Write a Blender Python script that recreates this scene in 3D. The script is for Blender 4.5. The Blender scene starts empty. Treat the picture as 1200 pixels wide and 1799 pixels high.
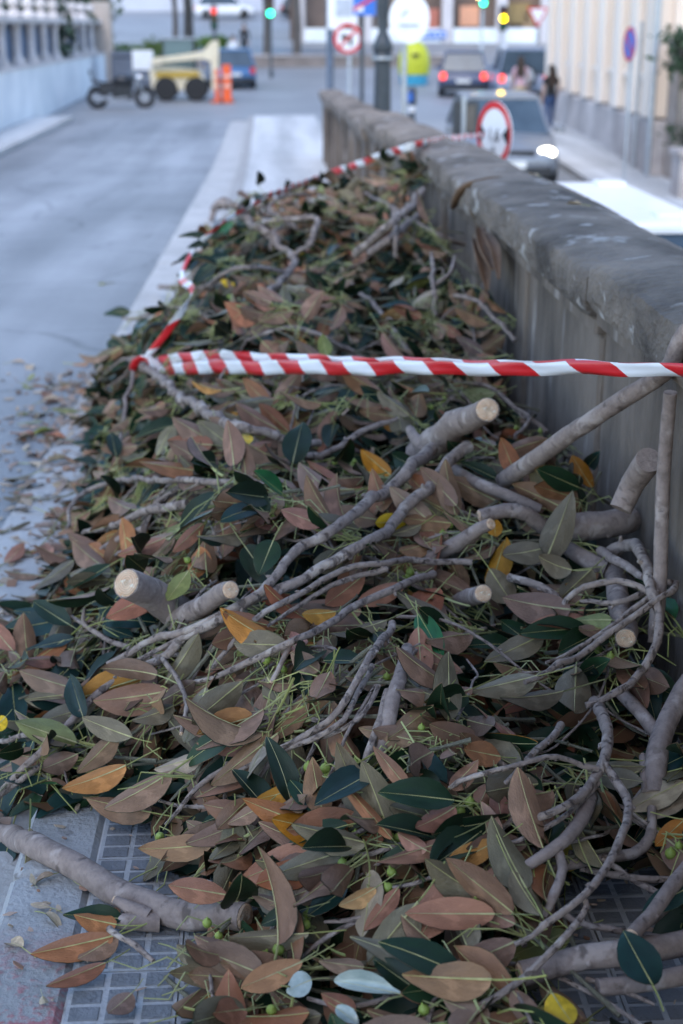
import bpy, bmesh, math, random
import numpy as np
from mathutils import Vector, Matrix, Euler
R = math.radians
random.seed(11); rng = np.random.default_rng(7)
scene = bpy.context.scene
COL = scene.collection

# ------------------------------------------------------------------ camera, sky, sun, exposure
PITCH, YAW, EYE = R(18.88), R(2.82), Vector((0, 0, 1.6))
cam_d = bpy.data.cameras.new('camera'); cam = bpy.data.objects.new('camera', cam_d); COL.objects.link(cam)
cam.location = EYE; cam.rotation_euler = (math.pi/2 - PITCH, 0, -YAW)
cam_d.sensor_fit = 'HORIZONTAL'; cam_d.sensor_width = 24; cam_d.lens = 50
cam_d.clip_start = .05; cam_d.clip_end = 2000
cam_d.dof.use_dof = True; cam_d.dof.focus_distance = 2.95; cam_d.dof.aperture_fstop = 3.1
scene.camera = cam
SUN_EL, SUN_AZ = R(54), R(198)       # azimuth measured from +Y towards +X
w = bpy.data.worlds.new('World'); scene.world = w; w.use_nodes = True
nt = w.node_tree; sky = nt.nodes.new('ShaderNodeTexSky'); sky.sky_type = 'NISHITA'; sky.sun_disc = False
sky.sun_elevation = SUN_EL; sky.sun_rotation = SUN_AZ; sky.air_density = 1.0; sky.dust_density = .4; sky.ozone_density = 1.0
nt.links.new(sky.outputs[0], nt.nodes['Background'].inputs[0]); nt.nodes['Background'].inputs[1].default_value = .15
sl = bpy.data.lights.new('sun', 'SUN'); sl.energy = .75; sl.angle = R(28); sl.color = (1, .93, .86)
so = bpy.data.objects.new('sun', sl); COL.objects.link(so)
sd = Vector((math.sin(SUN_AZ)*math.cos(SUN_EL), math.cos(SUN_AZ)*math.cos(SUN_EL), math.sin(SUN_EL)))
so.rotation_euler = (-sd).to_track_quat('-Z', 'Y').to_euler(); so.location = (0, 0, 30)
vs = scene.view_settings; vs.view_transform = 'Standard'; vs.look = 'None'; vs.exposure = 1.62; vs.gamma = 1
scene.render.engine = 'CYCLES'
scene.cycles.use_denoising = True
scene.cycles.max_bounces = 6; scene.cycles.diffuse_bounces = 2; scene.cycles.glossy_bounces = 3

# ------------------------------------------------------------------ projection helpers (photo pixels -> places)
FPX = 2500.0
FWD = Vector((math.sin(YAW)*math.cos(PITCH), math.cos(YAW)*math.cos(PITCH), -math.sin(PITCH)))
RGT = Vector((math.cos(YAW), -math.sin(YAW), 0)); UPV = RGT.cross(FWD)
def ray(px, py): return FWD + RGT*((px-600)/FPX) + UPV*((900-py)/FPX)
def atY(px, py, Y): d = ray(px, py); return EYE + d*(Y/d.y)
def atX(px, py, X): d = ray(px, py); return EYE + d*(X/d.x)
def depth_k(p): return FPX/((p-EYE).dot(FWD))

# ------------------------------------------------------------------ ground heights
def sm(t): t = max(0., min(1., t)); return t*t*(3-2*t)
def zs(Y):                                   # sidewalk
    if Y <= 24: return -.03*Y
    t = min(Y-24, 7.333); return -.72 - .03*t + .03*t*t/14.667
def zc(Y):                                   # crossroad and the hill behind it
    if Y < 58: return -.95+.13*sm((Y-42)/14)
    t = Y-58
    return -.82 + (.07*t*t/20 if t < 10 else .35 + .07*(t-10))
def zr(Y): return -.95 - (.03*(32-Y) if Y < 32 else 0)   # ramp
def zroad(Y): return zs(Y) - .12

# pile of cut branches: left edge and ridge height along Y
PY  = [1.45, 1.7, 2.0, 2.3, 2.6, 2.9, 3.2, 3.6, 4.2, 5.0, 6.0, 7.0, 8.0, 9.0, 10.0, 11.0, 12.0, 12.8]
PXL = [.05, -.08, -.17, -.24, -.34, -.58, -.68, -.78, -.80, -.76, -.80, -.92, -.98, -.92, -.80, -.62, -.40, -.1]
PH  = [.02, .07, .12, .17, .22, .27, .31, .36, .42, .46, .50, .58, .66, .70, .68, .58, .38, 0.0]
PRF = [.2, .3, .4, .5, .6, .7, .78, .88, .92, .95, 1.08, 1.25, 1.28, 1.22, 1.15, 1.05, 1, 1]     # height kept at the wall side
def gz(x, Y): return zs(Y) if x > -.56 else zroad(Y)
def pile(x, Y):
    if Y <= PY[0] or Y >= PY[-1]: return gz(x, Y)
    xl = np.interp(Y, PY, PXL); h = np.interp(Y, PY, PH); rf = np.interp(Y, PY, PRF)
    if x <= xl or x > 1.02: return gz(x, Y)
    u = (x-xl)/(1.0-xl)
    p = sm(u/.42)
    if u > .55: p *= 1 - (1-rf)*sm((u-.55)/.45)
    bump = (.035 if Y < 6 else .06)*math.sin(x*7.1+Y*2.3) + .03*math.sin(Y*5.7-x*3.1) + .02*math.sin(x*13+Y*9)
    return max(gz(x, Y), zs(Y) + h*p + bump*min(1, h*3)*p)
def hit(px, py, lift=0.0):                  # where the view through a photo pixel meets the heap
    d = ray(px, py); t = 1.2; st = .02
    while t < 40:
        q = EYE + d*t
        if q.z <= pile(q.x, q.y) + lift:
            for _ in range(6):
                st *= .5; q2 = EYE + d*(t-st)
                if q2.z <= pile(q2.x, q2.y)+lift: t -= st
            return EYE + d*t
        t += st
    return EYE + d*t
def pnormal(x, Y):
    e = .06
    return Vector((pile(x-e, Y)-pile(x+e, Y), pile(x, Y-e)-pile(x, Y+e), 2*e)).normalized()

# ------------------------------------------------------------------ materials
MATS = {}
def mat(name, col, rough=.7, col2=None, scale=8, detail=5, bump=0, bscale=None, spec=.35, metal=0, emit=0, rnd=0,
        stretch=(1, 1, 1), coord='Object', lo=.35, hi=.68, spots=None, spot_scale=30, spot_at=.62, coat=0):
    if name in MATS: return MATS[name]
    m = bpy.data.materials.new(name); m.use_nodes = True; n = m.node_tree; N = n.nodes; L = n.links
    b = N['Principled BSDF']; b.inputs['Roughness'].default_value = rough
    b.inputs['Specular IOR Level'].default_value = spec; b.inputs['Metallic'].default_value = metal
    b.inputs['Coat Weight'].default_value = coat
    c4 = lambda c: (*c, 1)
    if coord == 'Position':
        g = N.new('ShaderNodeNewGeometry'); src = g.outputs['Position']
    else:
        g = N.new('ShaderNodeTexCoord'); src = g.outputs[coord]
    mp = N.new('ShaderNodeMapping'); mp.inputs['Scale'].default_value = stretch; L.new(src, mp.inputs[0])
    nz = N.new('ShaderNodeTexNoise'); nz.inputs['Scale'].default_value = scale; nz.inputs['Detail'].default_value = detail
    nz.inputs['Roughness'].default_value = .62
    L.new(mp.outputs[0], nz.inputs['Vector'])
    out = None
    if col2 is None: col2 = tuple(c*.72 for c in col)
    mr = N.new('ShaderNodeMapRange'); mr.inputs[1].default_value = lo; mr.inputs[2].default_value = hi
    L.new(nz.outputs['Fac'], mr.inputs[0])
    mx = N.new('ShaderNodeMix'); mx.data_type = 'RGBA'; mx.inputs[6].default_value = c4(col); mx.inputs[7].default_value = c4(col2)
    L.new(mr.outputs[0], mx.inputs[0]); out = mx.outputs[2]
    if spots:
        n2 = N.new('ShaderNodeTexNoise'); n2.inputs['Scale'].default_value = spot_scale; n2.inputs['Detail'].default_value = 4
        L.new(mp.outputs[0], n2.inputs['Vector'])
        r2 = N.new('ShaderNodeMapRange'); r2.inputs[1].default_value = spot_at; r2.inputs[2].default_value = spot_at+.08
        L.new(n2.outputs['Fac'], r2.inputs[0])
        m2 = N.new('ShaderNodeMix'); m2.data_type = 'RGBA'; L.new(r2.outputs[0], m2.inputs[0]); L.new(out, m2.inputs[6])
        m2.inputs[7].default_value = c4(spots); out = m2.outputs[2]
    if rnd:
        oi = N.new('ShaderNodeObjectInfo'); at = N.new('ShaderNodeAttribute'); at.attribute_name = 'rnd'
        ad = N.new('ShaderNodeMath'); ad.operation = 'ADD'; L.new(oi.outputs['Random'], ad.inputs[0]); L.new(at.outputs['Fac'], ad.inputs[1])
        fr = N.new('ShaderNodeMath'); fr.operation = 'FRACT'; L.new(ad.outputs[0], fr.inputs[0])
        hv = N.new('ShaderNodeHueSaturation')
        a = N.new('ShaderNodeMapRange'); a.inputs[3].default_value = 1-rnd; a.inputs[4].default_value = 1+rnd; L.new(fr.outputs[0], a.inputs[0]); L.new(a.outputs[0], hv.inputs['Value'])
        m3 = N.new('ShaderNodeMath'); m3.operation = 'MULTIPLY'; m3.inputs[1].default_value = 7.31; L.new(fr.outputs[0], m3.inputs[0])
        f3 = N.new('ShaderNodeMath'); f3.operation = 'FRACT'; L.new(m3.outputs[0], f3.inputs[0])
        a2 = N.new('ShaderNodeMapRange'); a2.inputs[3].default_value = .5-rnd*.04; a2.inputs[4].default_value = .5+rnd*.03; L.new(f3.outputs[0], a2.inputs[0]); L.new(a2.outputs[0], hv.inputs['Hue'])
        m4 = N.new('ShaderNodeMath'); m4.operation = 'MULTIPLY'; m4.inputs[1].default_value = 13.7; L.new(fr.outputs[0], m4.inputs[0])
        f4 = N.new('ShaderNodeMath'); f4.operation = 'FRACT'; L.new(m4.outputs[0], f4.inputs[0])
        a4 = N.new('ShaderNodeMapRange'); a4.inputs[3].default_value = 1-rnd*.6; a4.inputs[4].default_value = 1+rnd*.5; L.new(f4.outputs[0], a4.inputs[0]); L.new(a4.outputs[0], hv.inputs['Saturation'])
        L.new(out, hv.inputs['Color']); out = hv.outputs[0]
    L.new(out, b.inputs['Base Color'])
    if bump:
        nb = N.new('ShaderNodeTexNoise'); nb.inputs['Scale'].default_value = bscale or scale*4; nb.inputs['Detail'].default_value = 5
        L.new(mp.outputs[0], nb.inputs['Vector'])
        bp = N.new('ShaderNodeBump'); bp.inputs['Strength'].default_value = bump; bp.inputs['Distance'].default_value = .02
        L.new(nb.outputs['Fac'], bp.inputs['Height']); L.new(bp.outputs[0], b.inputs['Normal'])
    if emit:
        b.inputs['Emission Color'].default_value = c4(col); b.inputs['Emission Strength'].default_value = emit
    MATS[name] = m; return m
def nodes_of(m): return m.node_tree.nodes, m.node_tree.links, m.node_tree.nodes['Principled BSDF']

asphalt = mat('asphalt', (.26, .268, .285), .55, (.16, .166, .178), .35, 8, .35, 90, spec=.5, coord='Position', spots=(.30, .30, .30), spot_scale=60, spot_at=.6)
def road_wear(m, s1, crackw, joints=None):
    N, L, b = nodes_of(m); src = b.inputs['Base Color'].links[0].from_socket; g = N.new('ShaderNodeNewGeometry')
    wv = N.new('ShaderNodeTexNoise'); wv.inputs['Scale'].default_value = 1.3; wv.inputs['Detail'].default_value = 6; L.new(g.outputs['Position'], wv.inputs['Vector'])
    ad = N.new('ShaderNodeVectorMath'); ad.operation = 'MULTIPLY_ADD'; L.new(wv.outputs['Color'], ad.inputs[0]); ad.inputs[1].default_value = (.9, .9, 0); L.new(g.outputs['Position'], ad.inputs[2])
    vo = N.new('ShaderNodeTexVoronoi'); vo.feature = 'DISTANCE_TO_EDGE'; vo.inputs['Scale'].default_value = s1; L.new(ad.outputs[0], vo.inputs['Vector'])
    r = N.new('ShaderNodeMapRange'); r.inputs[1].default_value = 0; r.inputs[2].default_value = crackw; r.inputs[3].default_value = .55; r.inputs[4].default_value = 1; L.new(vo.outputs['Distance'], r.inputs[0])
    # repair patches and wheel-polished lanes
    sx = N.new('ShaderNodeMapping'); sx.inputs['Scale'].default_value = (1.6, .09, 1); L.new(g.outputs['Position'], sx.inputs[0])
    n2 = N.new('ShaderNodeTexNoise'); n2.inputs['Scale'].default_value = 1; n2.inputs['Detail'].default_value = 5; L.new(sx.outputs[0], n2.inputs['Vector'])
    r2 = N.new('ShaderNodeMapRange'); r2.inputs[1].default_value = .35; r2.inputs[2].default_value = .65; r2.inputs[3].default_value = .74; r2.inputs[4].default_value = 1.18; L.new(n2.outputs['Fac'], r2.inputs[0])
    mu = N.new('ShaderNodeMath'); mu.operation = 'MULTIPLY'; L.new(r.outputs[0], mu.inputs[0]); L.new(r2.outputs[0], mu.inputs[1])
    hv = N.new('ShaderNodeHueSaturation'); L.new(src, hv.inputs['Color']); L.new(mu.outputs[0], hv.inputs['Value']); L.new(hv.outputs[0], b.inputs['Base Color'])
road_wear(asphalt, .55, .022)
asphalt2 = mat('asphalt_ramp', (.30, .305, .315), .6, (.21, .215, .22), .4, 8, .3, 70, spec=.5, coord='Position')
pav_far = mat('pale_paving', (.52, .52, .52), .65, (.42, .42, .42), 1.2, 6, .2, 60, coord='Position', spec=.45)
road_wear(pav_far, 1.4, .02)
gutter_m = mat('gutter_concrete', (.46, .455, .45), .7, (.33, .325, .32), 2.5, 7, .3, 60, coord='Position', spots=(.17, .16, .15), spot_scale=9, spot_at=.63)
groove_m = mat('tile_groove', (.46, .46, .465), .8, (.34, .34, .345), 14, 5, .3, 90, coord='Position')
pad_m = mat('tile_pad', (.215, .22, .235), .72, (.145, .15, .16), 9, 6, .35, 120, coord='Position', spots=(.1, .1, .105), spot_scale=45, spot_at=.66)
def bark_mat(name, col, dark, pale, ring_scale, ring_at, bump):
    m = mat(name, col, .85, dark, 34, 7, 0, lo=.42, hi=.78, spots=pale, spot_scale=16, spot_at=.56, spec=.25)
    N, L, b = nodes_of(m); src = b.inputs['Base Color'].links[0].from_socket
    uv = N.new('ShaderNodeTexCoord'); mp = N.new('ShaderNodeMapping'); mp.inputs['Scale'].default_value = (.9, ring_scale, 1); L.new(uv.outputs['UV'], mp.inputs[0])
    n = N.new('ShaderNodeTexNoise'); n.inputs['Scale'].default_value = 3; n.inputs['Detail'].default_value = 4; L.new(mp.outputs[0], n.inputs['Vector'])
    r = N.new('ShaderNodeMapRange'); r.inputs[1].default_value = ring_at; r.inputs[2].default_value = ring_at+.10; r.inputs[4].default_value = .75; L.new(n.outputs['Fac'], r.inputs[0])
    mx = N.new('ShaderNodeMix'); mx.data_type = 'RGBA'; L.new(r.outputs[0], mx.inputs[0]); L.new(src, mx.inputs[6]); mx.inputs[7].default_value = (*[c*.55 for c in dark], 1)
    L.new(mx.outputs[2], b.inputs['Base Color'])
    o = N.new('ShaderNodeTexNoise'); o.inputs['Scale'].default_value = 90; o.inputs['Detail'].default_value = 6; L.new(uv.outputs['Object'], o.inputs['Vector'])
    sb = N.new('ShaderNodeMath'); sb.operation = 'SUBTRACT'; L.new(o.outputs['Fac'], sb.inputs[0]); L.new(r.outputs[0], sb.inputs[1])
    bp = N.new('ShaderNodeBump'); bp.inputs['Strength'].default_value = bump; bp.inputs['Distance'].default_value = .006; L.new(sb.outputs[0], bp.inputs['Height']); L.new(bp.outputs[0], b.inputs['Normal'])
    return m
bark = bark_mat('grey_bark', (.29, .225, .195), (.155, .117, .10), (.38, .31, .275), 9, .60, .5)
bark_knob = bark_mat('knobby_twig_bark', (.30, .235, .20), (.135, .10, .086), (.40, .33, .285), 16, .55, .9)
bark_green = mat('green_twig_bark', (.22, .21, .14), .8, (.13, .11, .08), 5, 5, .5, 20, coord='UV', stretch=(1, 22, 1))
cutwood = mat('fresh_cut_wood', (.92, .68, .47), .85, (.80, .47, .28), 2.2, 5, .6, 40, coord='UV', spots=(.95, .82, .66), spot_scale=4, spot_at=.56)
def wood_rings(m):
    N, L, b = nodes_of(m); src = b.inputs['Base Color'].links[0].from_socket; uv = N.new('ShaderNodeTexCoord')
    ds = N.new('ShaderNodeVectorMath'); ds.operation = 'DISTANCE'; ds.inputs[1].default_value = (.46, .53, 0); L.new(uv.outputs['UV'], ds.inputs[0])
    nz = N.new('ShaderNodeTexNoise'); nz.inputs['Scale'].default_value = 4; L.new(uv.outputs['UV'], nz.inputs['Vector'])
    a = N.new('ShaderNodeMath'); a.operation = 'MULTIPLY_ADD'; L.new(nz.outputs['Fac'], a.inputs[0]); a.inputs[1].default_value = .12; L.new(ds.outputs['Value'], a.inputs[2])
    mu = N.new('ShaderNodeMath'); mu.operation = 'MULTIPLY'; mu.inputs[1].default_value = 75; L.new(a.outputs[0], mu.inputs[0])
    sn = N.new('ShaderNodeMath'); sn.operation = 'SINE'; L.new(mu.outputs[0], sn.inputs[0])
    r = N.new('ShaderNodeMapRange'); r.inputs[1].default_value = -1; r.inputs[2].default_value = 1; r.inputs[3].default_value = .84; r.inputs[4].default_value = 1.04; L.new(sn.outputs[0], r.inputs[0])
    h = N.new('ShaderNodeMapRange'); h.inputs[1].default_value = .04; h.inputs[2].default_value = .24; h.inputs[3].default_value = .70; h.inputs[4].default_value = 1; L.new(a.outputs[0], h.inputs[0])
    m2 = N.new('ShaderNodeMath'); m2.operation = 'MULTIPLY'; L.new(r.outputs[0], m2.inputs[0]); L.new(h.outputs[0], m2.inputs[1])
    hv = N.new('ShaderNodeHueSaturation'); L.new(src, hv.inputs['Color']); L.new(m2.outputs[0], hv.inputs['Value']); L.new(hv.outputs[0], b.inputs['Base Color'])
wood_rings(cutwood)
chip_m = mat('wood_chips', (.38, .28, .21), .85, (.24, .17, .13), 3, 4, rnd=.35)
coping_m = mat('weathered_coping', (.27, .215, .172), .92, (.07, .055, .045), 2.1, 9, 1.0, 26, coord='Position', stretch=(1, 1, 1.6), lo=.36, hi=.66, spots=(.42, .38, .345), spot_scale=7, spot_at=.6)
wall_m = mat('stained_render', (.23, .178, .14), .93, (.065, .05, .04), 2.2, 8, .6, 40, coord='Position', stretch=(1.7, 1.7, .5), lo=.34, hi=.66, spots=(.33, .28, .245), spot_scale=3.4, spot_at=.6)
kerb_m = mat('kerb_stone', (.37, .365, .36), .78, (.25, .245, .24), 5, 7, .4, 70, coord='Position', spots=(.18, .17, .165), spot_scale=16, spot_at=.64)
# the kerb near the viewer carries faded red paint
def red_paint(m):
    N, L, b = nodes_of(m); src = b.inputs['Base Color'].links[0].from_socket
    g = N.new('ShaderNodeNewGeometry'); sp = N.new('ShaderNodeSeparateXYZ'); L.new(g.outputs['Position'], sp.inputs[0])
    r = N.new('ShaderNodeMapRange'); r.inputs[1].default_value = 2.42; r.inputs[2].default_value = 2.05; L.new(sp.outputs['Y'], r.inputs[0])
    n = N.new('ShaderNodeTexNoise'); n.inputs['Scale'].default_value = 70; n.inputs['Detail'].default_value = 6; L.new(g.outputs['Position'], n.inputs['Vector'])
    n2 = N.new('ShaderNodeTexNoise'); n2.inputs['Scale'].default_value = 9; L.new(g.outputs['Position'], n2.inputs['Vector'])
    a = N.new('ShaderNodeMath'); a.operation = 'MULTIPLY_ADD'; L.new(n2.outputs['Fac'], a.inputs[0]); a.inputs[1].default_value = .8; L.new(n.outputs['Fac'], a.inputs[2])
    r2 = N.new('ShaderNodeMapRange'); r2.inputs[1].default_value = .86; r2.inputs[2].default_value = 1.02; L.new(a.outputs[0], r2.inputs[0])
    mu = N.new('ShaderNodeMath'); mu.operation = 'MULTIPLY'; L.new(r.outputs[0], mu.inputs[0]); L.new(r2.outputs[0], mu.inputs[1])
    mx = N.new('ShaderNodeMix'); mx.data_type = 'RGBA'; L.new(mu.outputs[0], mx.inputs[0]); L.new(src, mx.inputs[6]); mx.inputs[7].default_value = (.36, .11, .12, 1)
    L.new(mx.outputs[2], b.inputs['Base Color'])
red_paint(kerb_m)

PAL = {   # undersides and tops of the leaves
 'b': (.255, .143, .084), 'r': (.325, .135, .070), 'o': (.18, .145, .088), 'a': (.42, .19, .045),
 'y': (.66, .42, .02), 'p': (.40, .31, .215), 'v': (.21, .225, .07), 'd': (.17, .10, .066)}
for k_, c_ in PAL.items():
    mat('leaf_under_'+k_, c_, .55, tuple(v*.76 for v in c_), 2.2, 6, .25, 22, spec=.3, rnd=.26 if k_ not in 'y' else .1, spots=tuple(min(1, v*1.12+.005) for v in c_), spot_scale=3, spot_at=.57)
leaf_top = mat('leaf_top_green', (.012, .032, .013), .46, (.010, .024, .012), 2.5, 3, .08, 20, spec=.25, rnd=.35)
leaf_teal = mat('leaf_top_teal', (.014, .042, .036), .44, (.011, .030, .027), 2.5, 3, .08, 20, spec=.3, rnd=.25)
leaf_fresh = mat('leaf_top_fresh', (.03, .13, .045), .35, (.02, .08, .03), 2.5, 3, .08, 20, spec=.5, rnd=.2)
leaf_gloss = mat('leaf_top_painted_sheen', (.36, .40, .36), .25, (.24, .29, .26), 2.5, 3, .05, 20, spec=.6, rnd=.1, coat=.3)  # pale base colour stands in for white sky sheen on glossy tops
rib_m = mat('leaf_rib', (.47, .43, .20), .5, (.30, .27, .11), 4, 3, rnd=.2)
stalk_m = mat('leaf_stalk', (.36, .37, .14), .5, (.27, .28, .11), 4, 3, rnd=.25)
fig_m = mat('green_fig', (.27, .34, .07), .45, (.20, .26, .05), 30, 4, spots=(.42, .45, .18), spot_scale=120, spot_at=.62)

# ------------------------------------------------------------------ mesh builder
class MB:
    def __init__(s): s.v = []; s.f = []; s.m = []; s.uv = []
    def add(s, vs, fs, mi=0, uvs=None):
        o = len(s.v); s.v += [tuple(v) for v in vs]
        for i, f in enumerate(fs):
            s.f.append(tuple(a+o for a in f)); s.m.append(mi)
            s.uv.append(uvs[i] if uvs else [(0, 0)]*len(f))
        return s
    def box(s, c, d, rz=0, mi=0, taper=1, rx=0, ry=0):
        hx, hy, hz = d[0]/2, d[1]/2, d[2]/2
        M = Matrix.Translation(c) @ Euler((rx, ry, rz)).to_matrix().to_4x4()
        P = [M @ Vector((x*hx*(taper if z > 0 else 1), y*hy*(taper if z > 0 else 1), z*hz)) for z in (-1, 1) for x, y in ((-1, -1), (1, -1), (1, 1), (-1, 1))]
        return s.add(P, [(3, 2, 1, 0), (4, 5, 6, 7), (0, 1, 5, 4), (1, 2, 6, 5), (2, 3, 7, 6), (3, 0, 4, 7)], mi)
    def bbox(s, c, d, b=.02, rz=0, mi=0):              # box with chamfered upper rim and verticals
        hx, hy, hz = d[0]/2, d[1]/2, d[2]/2
        def ring(x, y, c_): return [(-x+c_, -y), (x-c_, -y), (x, -y+c_), (x, y-c_), (x-c_, y), (-x+c_, y), (-x, y-c_), (-x, -y+c_)]
        M = Matrix.Translation(c) @ Matrix.Rotation(rz, 4, 'Z'); P = []
        for z, sh in ((-hz, 0), (hz-b, 0), (hz, b)):
            P += [M @ Vector((x, y, z)) for x, y in ring(hx-sh, hy-sh, b)]
        F = [tuple(range(7, -1, -1)), tuple(range(16, 24))]
        for l in (0, 8):
            F += [(l+i, l+(i+1) % 8, l+8+(i+1) % 8, l+8+i) for i in range(8)]
        return s.add(P, F, mi)
    def tube(s, pts, rad, n=8, mi=0, cap=True, capmi=None, uoff=0, jit=0):
        pts = [Vector(p) for p in pts]; N = len(pts)
        if not hasattr(rad, '__len__'): rad = [rad]*N
        t0 = (pts[1]-pts[0]).normalized(); a = t0.orthogonal().normalized(); vs_ = []; ln = 0; lens = []
        for i, p in enumerate(pts):
            t = (pts[min(i+1, N-1)]-pts[max(i-1, 0)]).normalized()
            a = (a - t*a.dot(t)).normalized(); b_ = t.cross(a)
            if i: ln += (p-pts[i-1]).length
            lens.append(ln)
            for j in range(n):
                an = 2*math.pi*j/n; r = rad[i]*(1+(random.uniform(-jit, jit) if jit else 0))
                vs_.append(p + (a*math.cos(an) + b_*math.sin(an))*r)
        fs = []; uv = []
        for i in range(N-1):
            for j in range(n):
                k = (j+1) % n
                fs.append((i*n+j, i*n+k, (i+1)*n+k, (i+1)*n+j))
                u0, u1 = j/n, (j+1)/n
                uv.append([(u0, lens[i]+uoff), (u1, lens[i]+uoff), (u1, lens[i+1]+uoff), (u0, lens[i+1]+uoff)])
        s.add(vs_, fs, mi, uv)
        if cap:
            o = len(s.v)-N*n; cm = mi if capmi is None else capmi
            cu = [(.5+.5*math.cos(2*math.pi*j/n), .5+.5*math.sin(2*math.pi*j/n)) for j in range(n)]
            s.f.append(tuple(o+j for j in range(n-1, -1, -1))); s.m.append(cm); s.uv.append(cu[::-1])
            s.f.append(tuple(o+(N-1)*n+j for j in range(n))); s.m.append(cm); s.uv.append(cu)
        return s
    def lathe(s, c, prof, n=16, mi=0, axis='Z', rz=0):
        c = Vector(c); P = []
        for r, h in prof:
            for j in range(n):
                a = 2*math.pi*j/n; x, y = r*math.cos(a), r*math.sin(a)
                v = Vector((x, y, h)) if axis == 'Z' else (Vector((h, x, y)) if axis == 'X' else Vector((x, h, y)))
                if rz: v = Matrix.Rotation(rz, 3, 'Z') @ v
                P.append(c+v)
        F = [(i*n+j, i*n+(j+1) % n, (i+1)*n+(j+1) % n, (i+1)*n+j) for i in range(len(prof)-1) for j in range(n)]
        F += [tuple(range(n-1, -1, -1)), tuple((len(prof)-1)*n+j for j in range(n))]
        return s.add(P, F, mi)
    def prism(s, poly, d0, d1, axis='Y', mi=0, M=None):      # poly in the plane across axis
        n = len(poly); P = []
        for d in (d0, d1):
            for a, b_ in poly:
                v = Vector((a, d, b_)) if axis == 'Y' else (Vector((d, a, b_)) if axis == 'X' else Vector((a, b_, d)))
                P.append(M @ v if M else v)
        F = [tuple(range(n-1, -1, -1)), tuple(range(n, 2*n))] + [(i, (i+1) % n, n+(i+1) % n, n+i) for i in range(n)]
        return s.add(P, F, mi)
    def mesh(s, name, mats, smooth=False):
        me = bpy.data.meshes.new(name); me.from_pydata(s.v, [], s.f)
        for m in (mats if isinstance(mats, (list, tuple)) else [mats]): me.materials.append(m)
        me.polygons.foreach_set('material_index', s.m)
        ul = me.uv_layers.new(name='UVMap'); ul.data.foreach_set('uv', [c for f in s.uv for p in f for c in p])
        if smooth: me.polygons.foreach_set('use_smooth', [True]*len(s.f))
        me.validate(); me.update()
        if smooth: me.set_sharp_from_angle(angle=R(52))
        return me
    def build(s, name, mats, parent=None, smooth=False, recalc=False):
        me = s.mesh(name, mats, smooth)
        if recalc:
            bm = bmesh.new(); bm.from_mesh(me); bmesh.ops.recalc_face_normals(bm, faces=bm.faces); bm.to_mesh(me); bm.free()
        return link(name, me, parent)
def link(name, me, parent=None, M=None):
    o = bpy.data.objects.new(name, me); COL.objects.link(o)
    if parent: o.parent = parent
    if M is not None: o.matrix_local = M
    return o
def tag(o, label, cat, group=None, kind=None):
    if label: o['label'] = label
    if cat: o['category'] = cat
    if group: o['group'] = group
    if kind: o['kind'] = kind
    return o
def structure(o): o['kind'] = 'structure'; return o
def thing(name, label, cat, loc=(0, 0, 0), rz=0, group=None):
    o = bpy.data.objects.new(name, None); COL.objects.link(o); o.empty_display_size = .1
    o.location = loc; o.rotation_euler = (0, 0, rz); tag(o, label, cat, group); return o

# ------------------------------------------------------------------ setting: terrain, roads, pavements
def strip(name, xs, ys, zf, m, thick=0):
    b = MB(); nx, ny = len(xs), len(ys)
    V = [(x, y, zf(y)) for y in ys for x in xs]
    F = [(j*nx+i, j*nx+i+1, (j+1)*nx+i+1, (j+1)*nx+i) for j in range(ny-1) for i in range(nx-1)]
    b.add(V, F)
    if thick:
        for i, s_ in ((0, 1), (nx-1, -1)):
            o = [(xs[i], y, zf(y)) for y in ys] + [(xs[i], y, zf(y)-thick) for y in ys]
            b.add(o, [((j, ny+j, ny+j+1, j+1) if s_ < 0 else (j+1, ny+j+1, ny+j, j)) for j in range(ny-1)])
        for j in (0, ny-1):
            y = ys[j]; b.add([(xs[0], y, zf(y)), (xs[-1], y, zf(y)), (xs[-1], y, zf(y)-thick), (xs[0], y, zf(y)-thick)], [(0, 1, 2, 3)])
    return structure(b.build(name, m))
def frange(a, b, st): return [a+(b-a)*i/max(1, round((b-a)/st)) for i in range(max(1, round((b-a)/st))+1)]
dirt = mat('dry_earth', (.25, .22, .17), .9, (.14, .13, .09), .3, 6, coord='Position')
strip('terrain', [-500, -60, -20, 0, 20, 70, 500], frange(-60, 40, 10)+frange(42, 160, 4)+[220, 300, 500, 900],
      lambda y: -5.0 if y < 42 else min(zc(y), 8.)-.25, dirt)
strip('road', [-5.5, -3.3, -1.08], frange(-8, 42, 1), zroad, asphalt)
strip('crossroad', [-40, -10, 0, 10, 30, 70], frange(42, 170, 2), zc, mat('asphalt_junction', (.25, .255, .265), .55, (.17, .175, .18), .3, 7, .3, 60, spec=.45, coord='Position'))
strip('ramp_road', [1.3, 3.5, 5.7], frange(-8, 42, 1), zr, asphalt2)
strip('ramp_pavement', [5.7, 12.0], frange(-8, 42, 1), lambda y: zr(y)+.13, pav_far, .3)
strip('opposite_pavement', [-7.0, -5.5], frange(-8, 42, 1), zs, pav_far, .3)
sidewalk = strip('sidewalk', [-.395, .5, 1.3], frange(-8, 42, 1), lambda y: zs(y)-(.012 if y < 6.5 else .0), pav_far, 3)
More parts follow.
